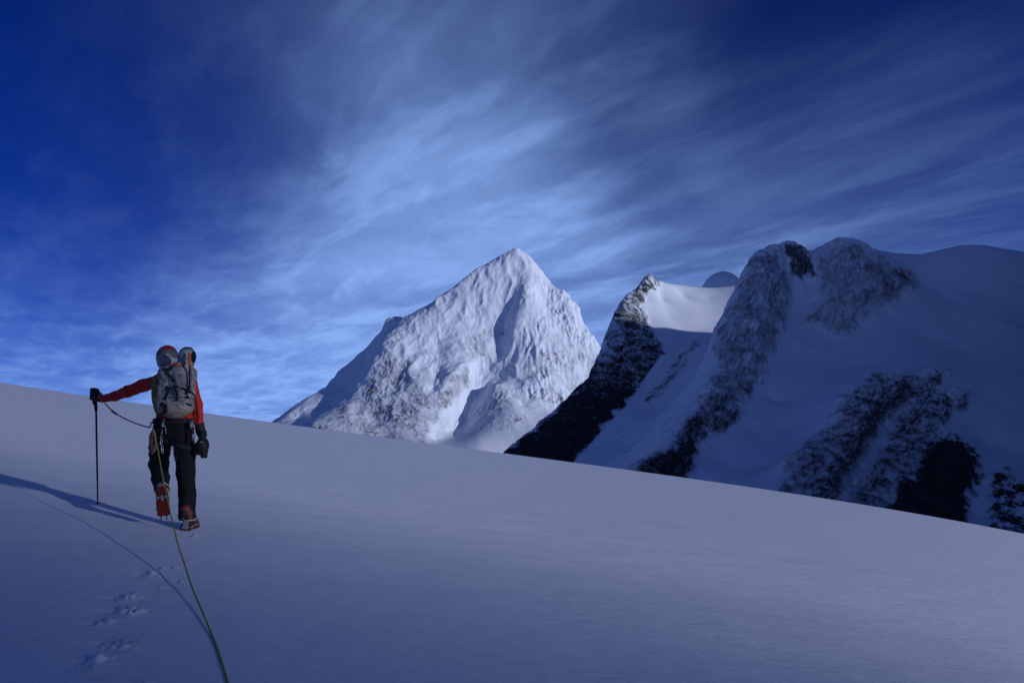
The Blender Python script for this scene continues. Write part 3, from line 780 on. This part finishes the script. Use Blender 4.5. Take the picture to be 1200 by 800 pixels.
def wrinkle(X, Y, Z, s, amp):
    return amp*(fbm(X/s + .8*perlin(X/s/2, Y/s/2, Z/s/2), Y/s, Z/s*1.8, 3, .5, True) - .1)
def jacket_fn(X, Y, Z):
    d = cone(X, Y, Z, W(188,446,.0), W(222,448,.0), .066, .066)
    d = smin(d, cone(X, Y, Z, W(193,460,.02), W(216,460,.02), .098, .098), .06)
    d = smin(d, cone(X, Y, Z, W(195,476,.02), W(214,476,.02), .098, .098), .05)
    d = smin(d, cone(X, Y, Z, W(196,492,.01), W(213,492,.01), .108, .108), .05)
    d = smin(d, chain(X, Y, Z, [(W(201,439,.02), .070), (W(200,432,.02), .066)], .03), .04)
    la = chain(X, Y, Z, [(SHL, .064), (W(168,451.5,.1), .064), (ELL, .060), (W(135,464,.29), .051), (WRL, .043)], .025)
    ra = chain(X, Y, Z, [(SHR, .060), (ELR, .056), (WRR, .044)], .025)
    d = smin(smin(d, la, .035), ra, .03)
    d = d + wrinkle(X, Y, Z, .075, .007) + wrinkle(X+3, Y, Z, .03, .002)
    hem = W(204, 491)[2]
    return np.maximum(d, np.where((X > W(224,490)[0]), -1, hem - Z))
solid('jacket', jacket_fn, [W(115,472,.44), W(115,425,.2), W(238,505,-.15), W(204,500,.2), W(204,440,-.12)], .06, .0075, M_JACKET, person)
def trouser_fn(X, Y, Z, wr=1.0):
    d = cone(X, Y, Z, W(195,497,.01), W(213,497,.01), .108, .106)
    d = smin(d, cone(X, Y, Z, W(194,507,-.01), W(212,507,-.01), .112, .112), .05)
    d = smin(d, chain(X, Y, Z, [(W(191.5,509), .098), (W(187,530,.1), .092), (KNL, .088), (W(188,560,.02), .078), (ANL+np.array([0,0,.01]), .066)], .03), .03)
    d = smin(d, chain(X, Y, Z, [(W(214,509), .100), (W(217.5,530), .094), (KNR+np.array([.01,0,0]), .086), (W(219.5,580,.02), .078), (W(219,605,.01), .080)], .03), .03)
    if wr: d = d + wr*(wrinkle(X+5, Y, Z, .085, .008) + wrinkle(X+9, Y, Z, .035, .0025))
    kp = W(178, 544, .16); d = smin(d, ell(X, Y, Z, kp, (.022, .04, .03)), .03)                # baggy fold at the bent knee
    d = np.maximum(d, Z - W(204, 488.5)[2])
    d = np.maximum(d, W(219, 609)[2] - Z)
    e = ANL - KNL; e = e/np.linalg.norm(e); q = ANL + e*.035
    lower = (X-q[0])*e[0] + (Y-q[1])*e[1] + (Z-q[2])*e[2]
    return np.maximum(d, np.where((X < W(203,560)[0]) & (Z < W(190,530)[2]), lower, -1))
trp = [W(174,545,.3), W(174,545,-.2), W(232,612,.12), W(232,486,-.14), W(195,595,-.22)]
solid('trousers', trouser_fn, trp, .03, .0075, M_TROUSER, person)
def harness_fn(X, Y, Z):
    d = trouser_fn(X, Y, Z, .6) - .013
    za, zb = W(204, 490)[2], W(204, 496.5)[2]
    belt = np.maximum(cone(X, Y, Z, W(195,495,.01), W(213,495,.01), .122, .120), np.maximum(Z - za, zb - Z))
    zl = W(190, 519)[2]; zr = W(215, 522)[2]
    loopl = np.maximum(np.maximum(d, np.abs(Z - zl - .25*(X-W(190,519)[0])) - .020), X - W(201.5,519)[0])
    loopr = np.maximum(np.maximum(d, np.abs(Z - zr + .20*(X-W(216,522)[0])) - .020), W(203.5,522)[0] - X)
    return np.minimum(belt, np.minimum(loopl, loopr))
solid('harness', harness_fn, [W(174,488,.22), W(232,530,-.2)], .02, .007, M_BLACK, person)

# --- helmet in bands of red, grey and white
def helmet_mat():
    m, nt, bs = mat('helmet_shell')
    co = nd(nt, 'ShaderNodeTexCoord').outputs['Object']
    sp = nt.nodes.new('ShaderNodeSeparateXYZ'); L(nt, co, sp.inputs[0])
    z1 = W(197, 418.2)[2]-FT.z; z2 = W(197, 409.0)[2]-FT.z
    n1 = noise_tex(nt, co, 25, 4, .6)
    tilt = math_(nt, 'ADD', sp.outputs[2], math_(nt, 'MULTIPLY', sp.outputs[0], .10))
    off = .10*(HEAD[0]-FT.x)
    a = ramp(nt, tilt, z1+off-.003, z1+off+.003); b = ramp(nt, tilt, z2+off-.003, z2+off+.003)
    c = mixc(nt, a, mixc(nt, n1, (.22,.22,.24), (.32,.32,.34)), (.06,.062,.075))
    c = mixc(nt, b, c, (.20,.008,.010))
    L(nt, c, bs.inputs['Base Color']); bs.inputs['Roughness'].default_value = .5
    return m
HC = W(196.2, 418.5, .03)
def helmet_fn(X, Y, Z):
    d = ell(X, Y, Z, HC, (.093, .125, .118))
    inner = ell(X, Y, Z, HC + np.array([0, .02, -.02]), (.080, .112, .112))
    d = np.maximum(d, -inner)
    low = W(196, 431.5)[2]
    rim = low + np.maximum(0, (Y - HC[1]))*.75
    d = np.maximum(d, rim - Z)
    groove = np.abs(((X-HC[0])/.03) % 1 - .5) - .44
    return d + .003*(groove > 0)*(Z > W(197,415)[2])
solid('helmet', helmet_fn, [HC-.13, HC+.13], .02, .006, helmet_mat(), person)
bm = bmesh.new()
for s in (-1, 1):
    tube(bm, spline([HC+np.array([s*.086,-.02,-.06]), HC+np.array([s*.078,.02,-.10]), HC+np.array([s*.03,.05,-.145]), HC+np.array([0,.055,-.15])], 5), .006, 6)
bmobj('chin_strap', bm, M_BLACK, person)

# --- gloves with five fingers
def glove_l(X, Y, Z):
    d = chain(X, Y, Z, [(W(121,467,.37), .046), (W(117,465.5,.385), .042), (W(113.5,463.5,.40), .040)], .02)
    d = smin(d, cone(X, Y, Z, W(109.5,457.5,.405), W(110,467,.405), .029, .026), .025)
    for (y, ln, r) in ((456.3, 1.0, .0145), (459.9, 1.08, .0150), (463.5, 1.02, .0145), (467.0, .85, .0130)):
        f = chain(X, Y, Z, [(W(110,y,.405), r*1.1), (W(106.8-.4*ln,y-.1,.425), r*1.05), (W(107.0-.2*ln,y,.425+.035*ln), r), (W(110.5,y+.3,.425+.045*ln), r*.9)], .006)
        d = smin(d, f, .006)
    th = chain(X, Y, Z, [(W(116.5,461.5,.41), .018), (W(113.5,457.0,.445), .017), (W(109.5,455.6,.475), .015)], .01)
    return smin(d, th, .01)
solid('glove', glove_l, [W(103,450,.34), W(124,474,.52)], .02, .0042, M_GLOVE, person)
def glove_r(X, Y, Z):
    d = chain(X, Y, Z, [(WRR + np.array([0,0,.01]), .046), (W(235,505,.06), .040), (W(236,509,.06), .036)], .02)
    d = smin(d, cone(X, Y, Z, W(236.2,511,.03), W(236.2,511,.09), .020, .020), .02)
    for (dy, ln, r) in ((.093, .95, .0125), (.070, 1.06, .0130), (.047, 1.0, .0125), (.024, .82, .0115)):
        f = chain(X, Y, Z, [(W(236.3,511,dy), r*1.1), (W(238.0,514.5*1+1.2*ln,dy), r), (W(237.6,515+4*ln,dy), r*.95), (W(235.8,515+6*ln,dy), r*.85)], .006)
        d = smin(d, f, .006)
    th = chain(X, Y, Z, [(W(235,506,.095), .017), (W(234.4,511,.118), .015), (W(234.2,515,.115), .013)], .008)
    return smin(d, th, .01)
solid('glove', glove_r, [W(228,495,-.01), W(242,524,.16)], .02, .0042, M_GLOVE, person)

# --- boots and crampons
def frame(f, up):
    f = np.asarray(f, float); f /= np.linalg.norm(f)
    up = np.asarray(up, float); up = up - f*np.dot(f, up); up /= np.linalg.norm(up)
    return f, np.cross(f, up), up                         # forward, right, up
def boot(heel, f, up, label, red, lean=0.0):
    f, rt, up = frame(f, up); O = np.asarray(heel, float)
    def loc(l, w_, h): return O + f*l + rt*w_ + up*h
    def fn(X, Y, Z):
        dx, dy, dz = X-O[0], Y-O[1], Z-O[2]
        l = dx*f[0]+dy*f[1]+dz*f[2]; w_ = dx*rt[0]+dy*rt[1]+dz*rt[2]; h = dx*up[0]+dy*up[1]+dz*up[2]
        hw = .043 + .010*sstep(.10, .20, l) - .012*sstep(.22, .29, l)
        sole = np.maximum(np.maximum(np.abs(l-.145)-.145, np.abs(w_)-hw), np.abs(h-.016)-.016)
        d = chain(l, w_, h, [((.07,0,.062), .044), ((.16,0,.056), .043), ((.235,0,.046), .036)], .03)
        d = smin(d, chain(l, w_, h, [((.07,0,.07), .050), ((.055,lean*.5,.13), .048), ((.045,lean,.17), .046)], .02), .03)
        d = d + .0035*fbm(l/.03, w_/.03, h/.03, 3, .5, True)
        return smin(d, sole, .008)
    pts = [loc(a, b, c) for a in (-.02, .31) for b in (-.07, .07) for c in (-.01, .25)]
    m = cloth('boot_shell', (.012,.012,.014), (.022,.02,.02), 18, .6, .3) if not red else None
    if red:
        m, nt, bs = mat('boot_shell_red')
        co = nd(nt, 'ShaderNodeTexCoord').outputs['Object']
        n1 = noise_tex(nt, co, 22, 3, .5)
        L(nt, mixc(nt, ramp(nt, n1, .46, .54), (.014,.012,.012), (.17,.012,.008)), bs.inputs['Base Color']); bs.inputs['Roughness'].default_value = .6
    b = solid('boot', fn, pts, .015, .0055, m, person)
    bm = bmesh.new(); ax = (f, rt, up)
    # red anti-snow plates, steel frame, spikes, heel lever, straps
    block(bm, loc(.205, 0, -.008), ax, (.075, .046, .005), 0, .3)
    block(bm, loc(.035, 0, -.008), ax, (.045, .038, .005), 0, .3)
    block(bm, loc(.108, 0, -.007), ax, (.040, .011, .003), 1, .2)
    for s in (-1, 1):
        block(bm, loc(.10, s*.030, -.007), ax, (.012, .008, .004), 1, .2)
        block(bm, loc(.205, s*.049, .0), ax, (.07, .003, .010), 2, .2)
        block(bm, loc(.035, s*.041, .0), ax, (.04, .003, .010), 2, .2)
        for l, w_, ln, kx in ((.01,.034,.034,0), (.065,.036,.034,0), (.15,.046,.034,0), (.20,.05,.034,.004), (.25,.046,.036,.012)):
            tube(bm, [loc(l, s*w_, -.006), loc(l+kx, s*w_*1.04, -.006-ln)], [.0065, .0012], 5, 2)
        tube(bm, [loc(.265, s*.022, -.004), loc(.30, s*.023, -.012), loc(.330, s*.023, -.030)], [.007, .006, .0015], 5, 2)
    block(bm, loc(-.012, 0, .048), ax, (.005, .020, .036), 1, .3)          # heel lever
    block(bm, loc(-.004, 0, .010), ax, (.008, .030, .012), 1, .3)
    tube(bm, spline([loc(-.01, .015, .075), loc(.05, .062, .088), loc(.11, .045, .108), loc(.13, 0, .115), loc(.11, -.045, .108), loc(.05, -.062, .088), loc(-.01, -.015, .075)], 5), .0055, 6, 3)
    tube(bm, spline([loc(.02, .044, .012), loc(.09, .052, .028), loc(.16, .054, .022), loc(.25, .044, .03), loc(.285, 0, .045), loc(.25, -.044, .03), loc(.16, -.054, .022), loc(.02, -.044, .012)], 5), .004, 6, 3)
    c = bmobj('crampon', bm, [M_REDP, M_STEEL, M_DARKM, M_PALE], None)
    c.location = (0, 0, 0); c.parent = b
    if label: b['label'] = label
    return b
up = Vector((-TA, -TB, 1)).normalized()
yaw = R(-8)
hp = W(217.0, 617.0, -.09); hp[2] = gz(hp) + .020
fr = np.array([math.sin(yaw), math.cos(yaw), TA*math.sin(yaw) + TB*math.cos(yaw)])
boot(hp, fr, up, 'boot planted flat on the snow', True, -.045)
toe = W(191.8, 600.5, -.155); heel = W(188.6, 568.0, -.245)
lf = toe - heel; lup = np.array([-.40, 1.0, .05])
boot(heel + lf*.06, lf, lup, 'lifted boot with its crampon sole turned to the viewer', False)

# ================================================================== backpack
def pack_mat():
    m, nt, bs = mat('dirty_white_pack_fabric')
    co = nd(nt, 'ShaderNodeTexCoord').outputs['Object']
    sp = nt.nodes.new('ShaderNodeSeparateXYZ'); L(nt, co, sp.inputs[0])
    n1 = noise_tex(nt, co, 11, 6, .65, .6); n2 = noise_tex(nt, co, 30, 5, .6); n3 = noise_tex(nt, co, 160, 3, .6)
    c = mixc(nt, ramp(nt, n1, .38, .62), (.19,.18,.165), (.36,.34,.31))
    c = mixc(nt, math_(nt, 'MULTIPLY', ramp(nt, n2, .47, .64), .8), c, (.06,.06,.075))
    lowz = ramp(nt, sp.outputs[2], .155, .03)
    c = mixc(nt, math_(nt, 'MULTIPLY', lowz, ramp(nt, n1, .3, .6)), c, (.27,.19,.12))
    L(nt, c, bs.inputs['Base Color']); bs.inputs['Roughness'].default_value = .8
    bp = nd(nt, 'ShaderNodeBump'); bp.inputs['Strength'].default_value = .5; bp.inputs['Distance'].default_value = .012
    L(nt, math_(nt, 'ADD', n2, math_(nt, 'MULTIPLY', n3, .3)), bp.inputs['Height']); L(nt, bp.outputs[0], bs.inputs['Normal'])
    return m
PB = W(206, 490.5, -.22)                             # base of the pack
pack = bpy.data.objects.new('backpack', None); COL.objects.link(pack); pack.location = PB
tag(pack, 'bulky dirty white climbing backpack worn on the climber back', 'backpack')
def pack_fn(X, Y, Z):
    d = rbox(X, Y, Z, W(206.5,456,-.235), (.155, .115, .215), .075)
    d = smin(d, ell(X, Y, Z, W(206,478,-.25), (.135, .12, .105)), .05)
    d = smin(d, rbox(X, Y, Z, W(209,437,-.24), (.125, .11, .07), .05), .05)
    d = smin(d, ell(X, Y, Z, W(213,450,-.33), (.085, .055, .13)), .03)          # bulging front pocket
    d = smin(d, ell(X, Y, Z, W(191,472,-.25), (.045, .09, .10)), .02)           # side pocket
    zc_ = (Z - W(206,470)[2])
    return d + wrinkle(X+2, Y, Z, .07, .008) + .006*np.cos(zc_*38)*0.6
solid('pack_body', pack_fn, [W(183,426,-.42), W(230,494,-.08)], .03, .007, pack_mat(), pack, PB)
def lid_fn(X, Y, Z):
    d = ell(X, Y, Z, W(219.3,418,-.25), (.078, .095, .098))
    d = smin(d, ell(X, Y, Z, W(214,430,-.25), (.095, .105, .055)), .03)
    return d + wrinkle(X+7, Y, Z, .05, .006)
def lid_mat():
    m, nt, bs = mat('grey_lid_fabric')
    co = nd(nt, 'ShaderNodeTexCoord').outputs['Object']
    sp = nt.nodes.new('ShaderNodeSeparateXYZ'); L(nt, co, sp.inputs[0])
    n1 = noise_tex(nt, co, 18, 5, .65, .5)
    z0 = (W(219,414)[2]-PB[2])
    a = ramp(nt, math_(nt, 'ADD', sp.outputs[2], math_(nt, 'MULTIPLY', math_(nt, 'SUBTRACT', n1, .5), .10)), z0-.012, z0+.012)
    c = mixc(nt, a, mixc(nt, n1, (.17,.17,.19), (.30,.30,.31)), (.035,.04,.05))
    L(nt, c, bs.inputs['Base Color']); bs.inputs['Roughness'].default_value = .8
    return m
solid('pack_lid', lid_fn, [W(205,404,-.38), W(231,437,-.12)], .02, .006, lid_mat(), pack, PB)
NB = np.array([0, -1, 0.0])
def on_pack(px, py, out=.004):
    """point of the pack surface seen at a pixel"""
    ys = np.linspace(FT.y-.50, FT.y-.10, 400); t, e = ray(px, py)
    X, Y, Z = float(t)*ys, ys, float(e)*ys
    d = np.minimum(pack_fn(X, Y, Z), lid_fn(X, Y, Z)); k = np.argmax(d < out)
    return np.array([X[k], Y[k], Z[k]])
def strap(pts, wdt, m=M_BLACK, name='strap', n=6):
    pp = []
    for (a, b) in zip(pts[:-1], pts[1:]):
        for i in range(n): pp.append(on_pack(a[0]+(b[0]-a[0])*i/n, a[1]+(b[1]-a[1])*i/n))
    pp.append(on_pack(*pts[-1]))
    pp = [pp[0]] + [(pp[i-1]+2*pp[i]+pp[i+1])/4 for i in range(1, len(pp)-1)] + [pp[-1]]
    nn = [NB]*len(pp)
    bm = bmesh.new(); ribbon(bm, pp, nn, wdt, .004)
    return bmobj(name, bm, m, pack, PB)
strap([(191,432),(197,434),(203,429)], .030)
strap([(194,436),(200,441),(203,446)], .022)
strap([(203,430),(206,440),(209,450),(210,457)], .018, M_PALE if False else cloth('grey_webbing', (.20,.20,.22), (.26,.26,.28), 30))
strap([(204,452),(210,454),(217,456),(223,460)], .016)
strap([(195,452),(197,458),(195,463),(193,468)], .024)
strap([(203,453),(207,459),(208,465)], .016)
strap([(198,465),(206,466),(212,466),(219,465)], .008)
strap([(217,464.5),(220,466),(222,465)], .020)
strap([(218,472.5),(221,474),(224.5,475)], .020)
strap([(188,473),(193,475),(194,481),(189,484)], .040)
strap([(221.5,432),(222.5,442),(222.5,452),(219.5,458)], .020)
strap([(203.5,424),(206.5,427.5),(211,428.5),(216,427),(218,424.5)], .016, M_ORANGE)
bm = bmesh.new()
tube(bm, spline([on_pack(216,455.5), on_pack(222,457)+NB*.01, W(227,462,-.20), W(230,472,-.16), W(231.5,484,-.13), W(232,492,-.12), W(229,496,-.12)], 6), .0065, 7)
tube(bm, spline([W(228,463,-.19), W(230.5,474,-.15), W(230.5,486,-.12)], 6), .004, 6)
bmobj('hanging_sling', bm, M_BLACK, pack, PB)
for (px, py) in ((220,465.5), (221.5,474), (207,468.5), (197,456)):
    bm = bmesh.new()
    block(bm, on_pack(px, py, .007), (np.array([1,0,0]), np.array([0,1,0]), np.array([0,0,1])), (.014, .006, .010), 0, .25)
    bmobj('buckle', bm, M_BLACK, pack, PB)
for sx, sh in ((190.5, -1), (219, 1)):               # shoulder straps over the front
    bm = bmesh.new()
    P = spline([W(sx,441,-.12), W(sx,436.5,-.02), W(sx,441,.075), W(sx+sh*1.5,455,.125), W(sx+sh*4,470,.10), W(sx+sh*4.5,480,.0), W(sx+sh*2,484,-.13)], 6)
    C0 = W(204,462,.0)
    ribbon(bm, P, [p - C0 for p in P], .055, .014)
    bmobj('shoulder_strap', bm, M_BLACK, pack, PB)

# ================================================================== ice axe on the pack
AX0 = W(224, 456, -.36)
axe = bpy.data.objects.new('ice_axe', None); COL.objects.link(axe); axe.location = AX0
tag(axe, 'ice axe with orange grip strapped upright on the right side of the backpack', 'ice axe')
bm = bmesh.new(); tube(bm, spline([W(222.6,428,-.375), W(223,440,-.37), W(222.8,450,-.37), W(221,459,-.37)], 5), .0095, 8); bmobj('shaft', bm, M_DARKM, axe, AX0)
bm = bmesh.new(); tube(bm, spline([W(222.2,413.5,-.37), W(222.3,420,-.375), W(222.6,428.5,-.375)], 5), [.0125]*4+[.0135]*3+[.0125]*4, 8); bmobj('grip', bm, M_ORANGE, axe, AX0)
bm = bmesh.new(); tube(bm, [W(222.2,413.6,-.37), W(222.1,410.5,-.37)], [.009, .002], 6)
bmobj('spike', bm, M_STEEL, axe, AX0)
bm = bmesh.new()
tube(bm, spline([W(217.5,461,-.355), W(220.5,459.3,-.37), W(224,459.8,-.365), W(227,463,-.34)], 5), [.003]+[.007]*14+[.003], 6)
bmobj('axe_head', bm, M_DARKM, axe, AX0)

# ================================================================== rope coil over the left shoulder
bm = bmesh.new(); rr_ = random.Random(3)
for k in range(9):
    o1 = (k % 3)*1.6 - 1.6; o2 = (k//3)*.022 - .02
    j = lambda a: rr_.uniform(-a, a)
    pts = [W(187+o1+j(.4), 437.5+j(.3), -.01+o2), W(181.5+o1+j(.4), 443, -.10+o2), W(179.8+o1+j(.5), 455+j(1), -.12+o2), W(180.5+o1+j(.5), 468+j(1), -.12+o2), W(183+o1+j(.5), 480+j(1.5), -.10+o2*.5),
           W(187+o1, 487.5+j(.5), .0), W(193+o1, 485, .125+o2*.5), W(198+o1, 470, .145+o2*.4), W(195+o1, 452, .13+o2*.4), W(191+o1, 440, .075+o2)]
    P = spline(pts + [pts[0]], 7)[:-1]
    tube(bm, P, .0062, 6, 0, True)
o = bmobj('rope_coil', bm, M_YEL, None, W(184, 484, -.05))
tag(o, 'yellow green rope coil slung over the left shoulder beside the pack', 'rope')

# ================================================================== trekking pole
tip = ground_hit(114.6, 593)
def poleP(px, py, dd=0.0):
    k = (py - 593.0)/(462.0 - 593.0)
    return np.array(at(px, py, tip.y*(1-k) + (FT.y + .437)*k + dd))
pole = bpy.data.objects.new('trekking_pole', None); COL.objects.link(pole); pole.location = tip
tag(pole, 'slim black trekking pole planted in the snow under the left hand', 'pole')
bm = bmesh.new(); tube(bm, [poleP(112.6,481), poleP(113.6,535), poleP(114.1,562)], [.0095, .0088, .0085], 10); bmobj('shaft', bm, M_DARKM, pole, tip)
bm = bmesh.new(); tube(bm, [poleP(114.1,562), poleP(114.55,591)], [.0072, .0065], 10)
tube(bm, [poleP(114.5,588.5), poleP(114.55,590)], [.016, .018], 12); bmobj('lower_section', bm, M_DARKM, pole, tip)
bm = bmesh.new(); tube(bm, [poleP(114.55,591), poleP(114.6,594.5)], [.006, .002], 8); bmobj('tip', bm, M_STEEL, pole, tip)
bm = bmesh.new()
gp = [poleP(111.2+ (y-455)*.052, y) for y in np.linspace(455.5, 481.5, 14)]
tube(bm, gp, [.014,.0165,.0155,.0145,.015,.0145,.015,.0145,.015,.0145,.015,.0165,.0145,.011], 12); bmobj('grip', bm, M_BLACK, pole, tip)
bm = bmesh.new()
P = spline([poleP(111.5,457), poleP(108.5,464,-.045), poleP(110,473.5,-.03), poleP(112.5,473,-.01), poleP(112,466,.01)], 6)
ribbon(bm, P, [np.array([.3,-1,.2])]*len(P), .016, .003); bmobj('wrist_loop', bm, M_BLACK, pole, tip)

# ================================================================== leash from the wrist to the harness
bm = bmesh.new()
P = spline([W(123,472.5,.36), W(128.5,478.3,.33), W(133.8,483.2,.30), W(141,487.4,.25), W(150,492,.20), W(160,496.2,.12), W(168,498.8,.06), W(175.5,500.8,-.005)], 9)
rr = [.0058 + .0016*math.sin(i*1.9) + (.004 if 13 < i < 23 else 0) for i in range(len(P))]
tube(bm, P, rr, 8)
o = bmobj('leash', bm, M_CORD, None, W(150, 492, .2)); tag(o, 'dark blue cord leash hanging between the left wrist and the harness', 'cord')

# ================================================================== gear on the harness
def carabiner(c, sx, sz, rot, m, label, group, r=.0048):
    c = np.asarray(c, float); root_ = bpy.data.objects.new('carabiner', None); COL.objects.link(root_); root_.location = c
    a = np.array([math.cos(rot)*.75, -.66, 0]); a /= np.linalg.norm(a); b = np.array([math.sin(rot)*.4, 0, 1.0]); b /= np.linalg.norm(b)
    P = [c + a*sx*math.copysign(abs(math.cos(q))**.7, math.cos(q)) + b*sz*math.copysign(abs(math.sin(q))**.7, math.sin(q))*(1 if math.sin(q) > 0 else 1) for q in np.linspace(.5, 2*math.pi-.5, 22)]
    bm = bmesh.new(); tube(bm, P, r, 7); bmobj('frame', bm, m, root_, c)
    bm = bmesh.new(); tube(bm, [P[0], P[-1]], r*.85, 7); bmobj('gate', bm, M_STEEL, root_, c)
    tag(root_, label, 'carabiner', group)
G = 'carabiners on the climbing harness'
carabiner(W(176.6,497.6,-.02), .021, .026, .4, M_DARKM, 'dark ring carabiner where the cord leash meets the harness', G, .0042)
for k, (px, py, ro) in enumerate([(191.5,495.5,.3),(193.2,503,-.5),(188.5,508,.5),(189.0,517,.1),(190.2,526,-.3)]):
    carabiner(W(px, py, -.135 + (.02 if k else .0)), .019, .040, ro, M_STEEL, 'small silver carabiner in the chain of gear beside the rope on the left hip', G)
carabiner(W(224.5,497,-.115), .016, .038, .1, M_STEEL, 'silver carabiner under the jacket hem on the right hip', G, .006)
carabiner(W(227.3,497.5,-.10), .014, .034, -.3, M_STEEL, 'second silver carabiner touching the right sleeve cuff', G, .0045)
carabiner(W(225.2,511,-.115), .017, .056, -.2, M_REDP, 'red carabiner hanging above the black camera pouch', G, .0085)
bm = bmesh.new()
for k in range(7):
    px = 178.6 + rr_.uniform(-1.8, 2.2); bot = rr_.uniform(526, 532); wd = rr_.uniform(1.5, 3.2); dy = -.10 + rr_.uniform(-.025, .02)
    P = spline([W(180,502,dy), W(px-wd,511,dy), W(px-wd*.9,bot-6,dy-.01), W(px,bot,dy-.01), W(px+wd,bot-6,dy), W(px+wd*.8,511,dy), W(180.4,502,dy)], 5)
    tube(bm, P, .0032, 6)
o = bmobj('cord_loops', bm, cloth('brown_grey_cord', (.10,.07,.06), (.20,.15,.14), 90), None, W(179, 503, -.1)); tag(o, 'bundle of thin cord loops hanging from the left side of the harness', 'cord')
bm = bmesh.new()
tube(bm, spline([W(201.8,517,-.10), W(203,527,-.11), W(204,534,-.11), W(206,541,-.10), W(207.5,533,-.09), W(205.5,520,-.09)], 7), [.0036+.001*math.sin(i*2.2) for i in range(36)], 6)
o = bmobj('sling_loop', bm, M_CORD, None, W(203, 518, -.1)); tag(o, 'knotted dark sling loop dangling between the climber legs', 'sling')
def pouch_fn(X, Y, Z):
    d = rbox(X, Y, Z, W(237.6,508.5,-.03), (.026, .045, .035), .014)
    d = smin(d, ell(X, Y, Z, W(237.3,522,-.045), (.060, .062, .085)), .02)
    d = smin(d, rbox(X, Y, Z, W(239.3,532,-.04), (.024, .035, .038), .014), .02)
    d = smin(d, rbox(X, Y, Z, W(233,526,-.04), (.030, .045, .055), .016), .02)
    return d + wrinkle(X, Y, Z, .04, .004)
pc = W(237, 515, -.04)
o = solid('camera_pouch', pouch_fn, [W(226,500,-.13), W(248,540,.05)], .02, .005, M_GLOVE, None, pc)
tag(o, 'black padded camera pouch hanging at the right hip below the hand', 'pouch')
bm = bmesh.new(); block(bm, W(236.2,517.6,-.115), (np.array([1,0,0]), np.array([0,1,0]), np.array([0,0,1])), (.014, .003, .006), 0, .2); bmobj('zip_pull', bm, M_YEL, o, pc)
bm = bmesh.new(); tube(bm, spline([W(226,494,-.11), W(231,499,-.09), W(236,505,-.06)], 5), .006, 6); bmobj('strap', bm, M_BLACK, o, pc)

# ================================================================== the climbing rope trailing to the photographer
def rope_pt(px, py, h):
    t, e = ray(px, py); ys = np.linspace(.4, FT.y, 6000)
    dz = e*ys - ground(t*ys, ys) - h
    k = np.argmax(dz < 0); return np.array([t*ys[k], ys[k], e*ys[k]])
low = [rope_pt(px, py, h) for px, py, h in ((216,660,.10), (226,690,.045), (240,723,.016), (253,755,.007), (260,776,.006), (267,800,.006), (275,835,.006), (290,900,.006), (318,1010,.008))]
D0, D1 = FT.y - .15, low[0][1]
upp = []
for px, py in ((180,503), (183,518), (185.3,528), (188,544), (191,560), (195.2,579), (198.9,597), (203,615), (208.5,637)):
    k = (py - 503)/(660 - 503)
    d = D0 + (D1 - D0)*(k**1.25); t, e = ray(px, py); upp.append(np.array([t*d, d, e*d]))
bm = bmesh.new(); P = spline(upp + low, 9); tube(bm, P, .0052, 8)
o = bmobj('climbing_rope', bm, M_YEL, None, low[5]); tag(o, 'yellow green climbing rope trailing from the climber waist down the snow', 'rope')
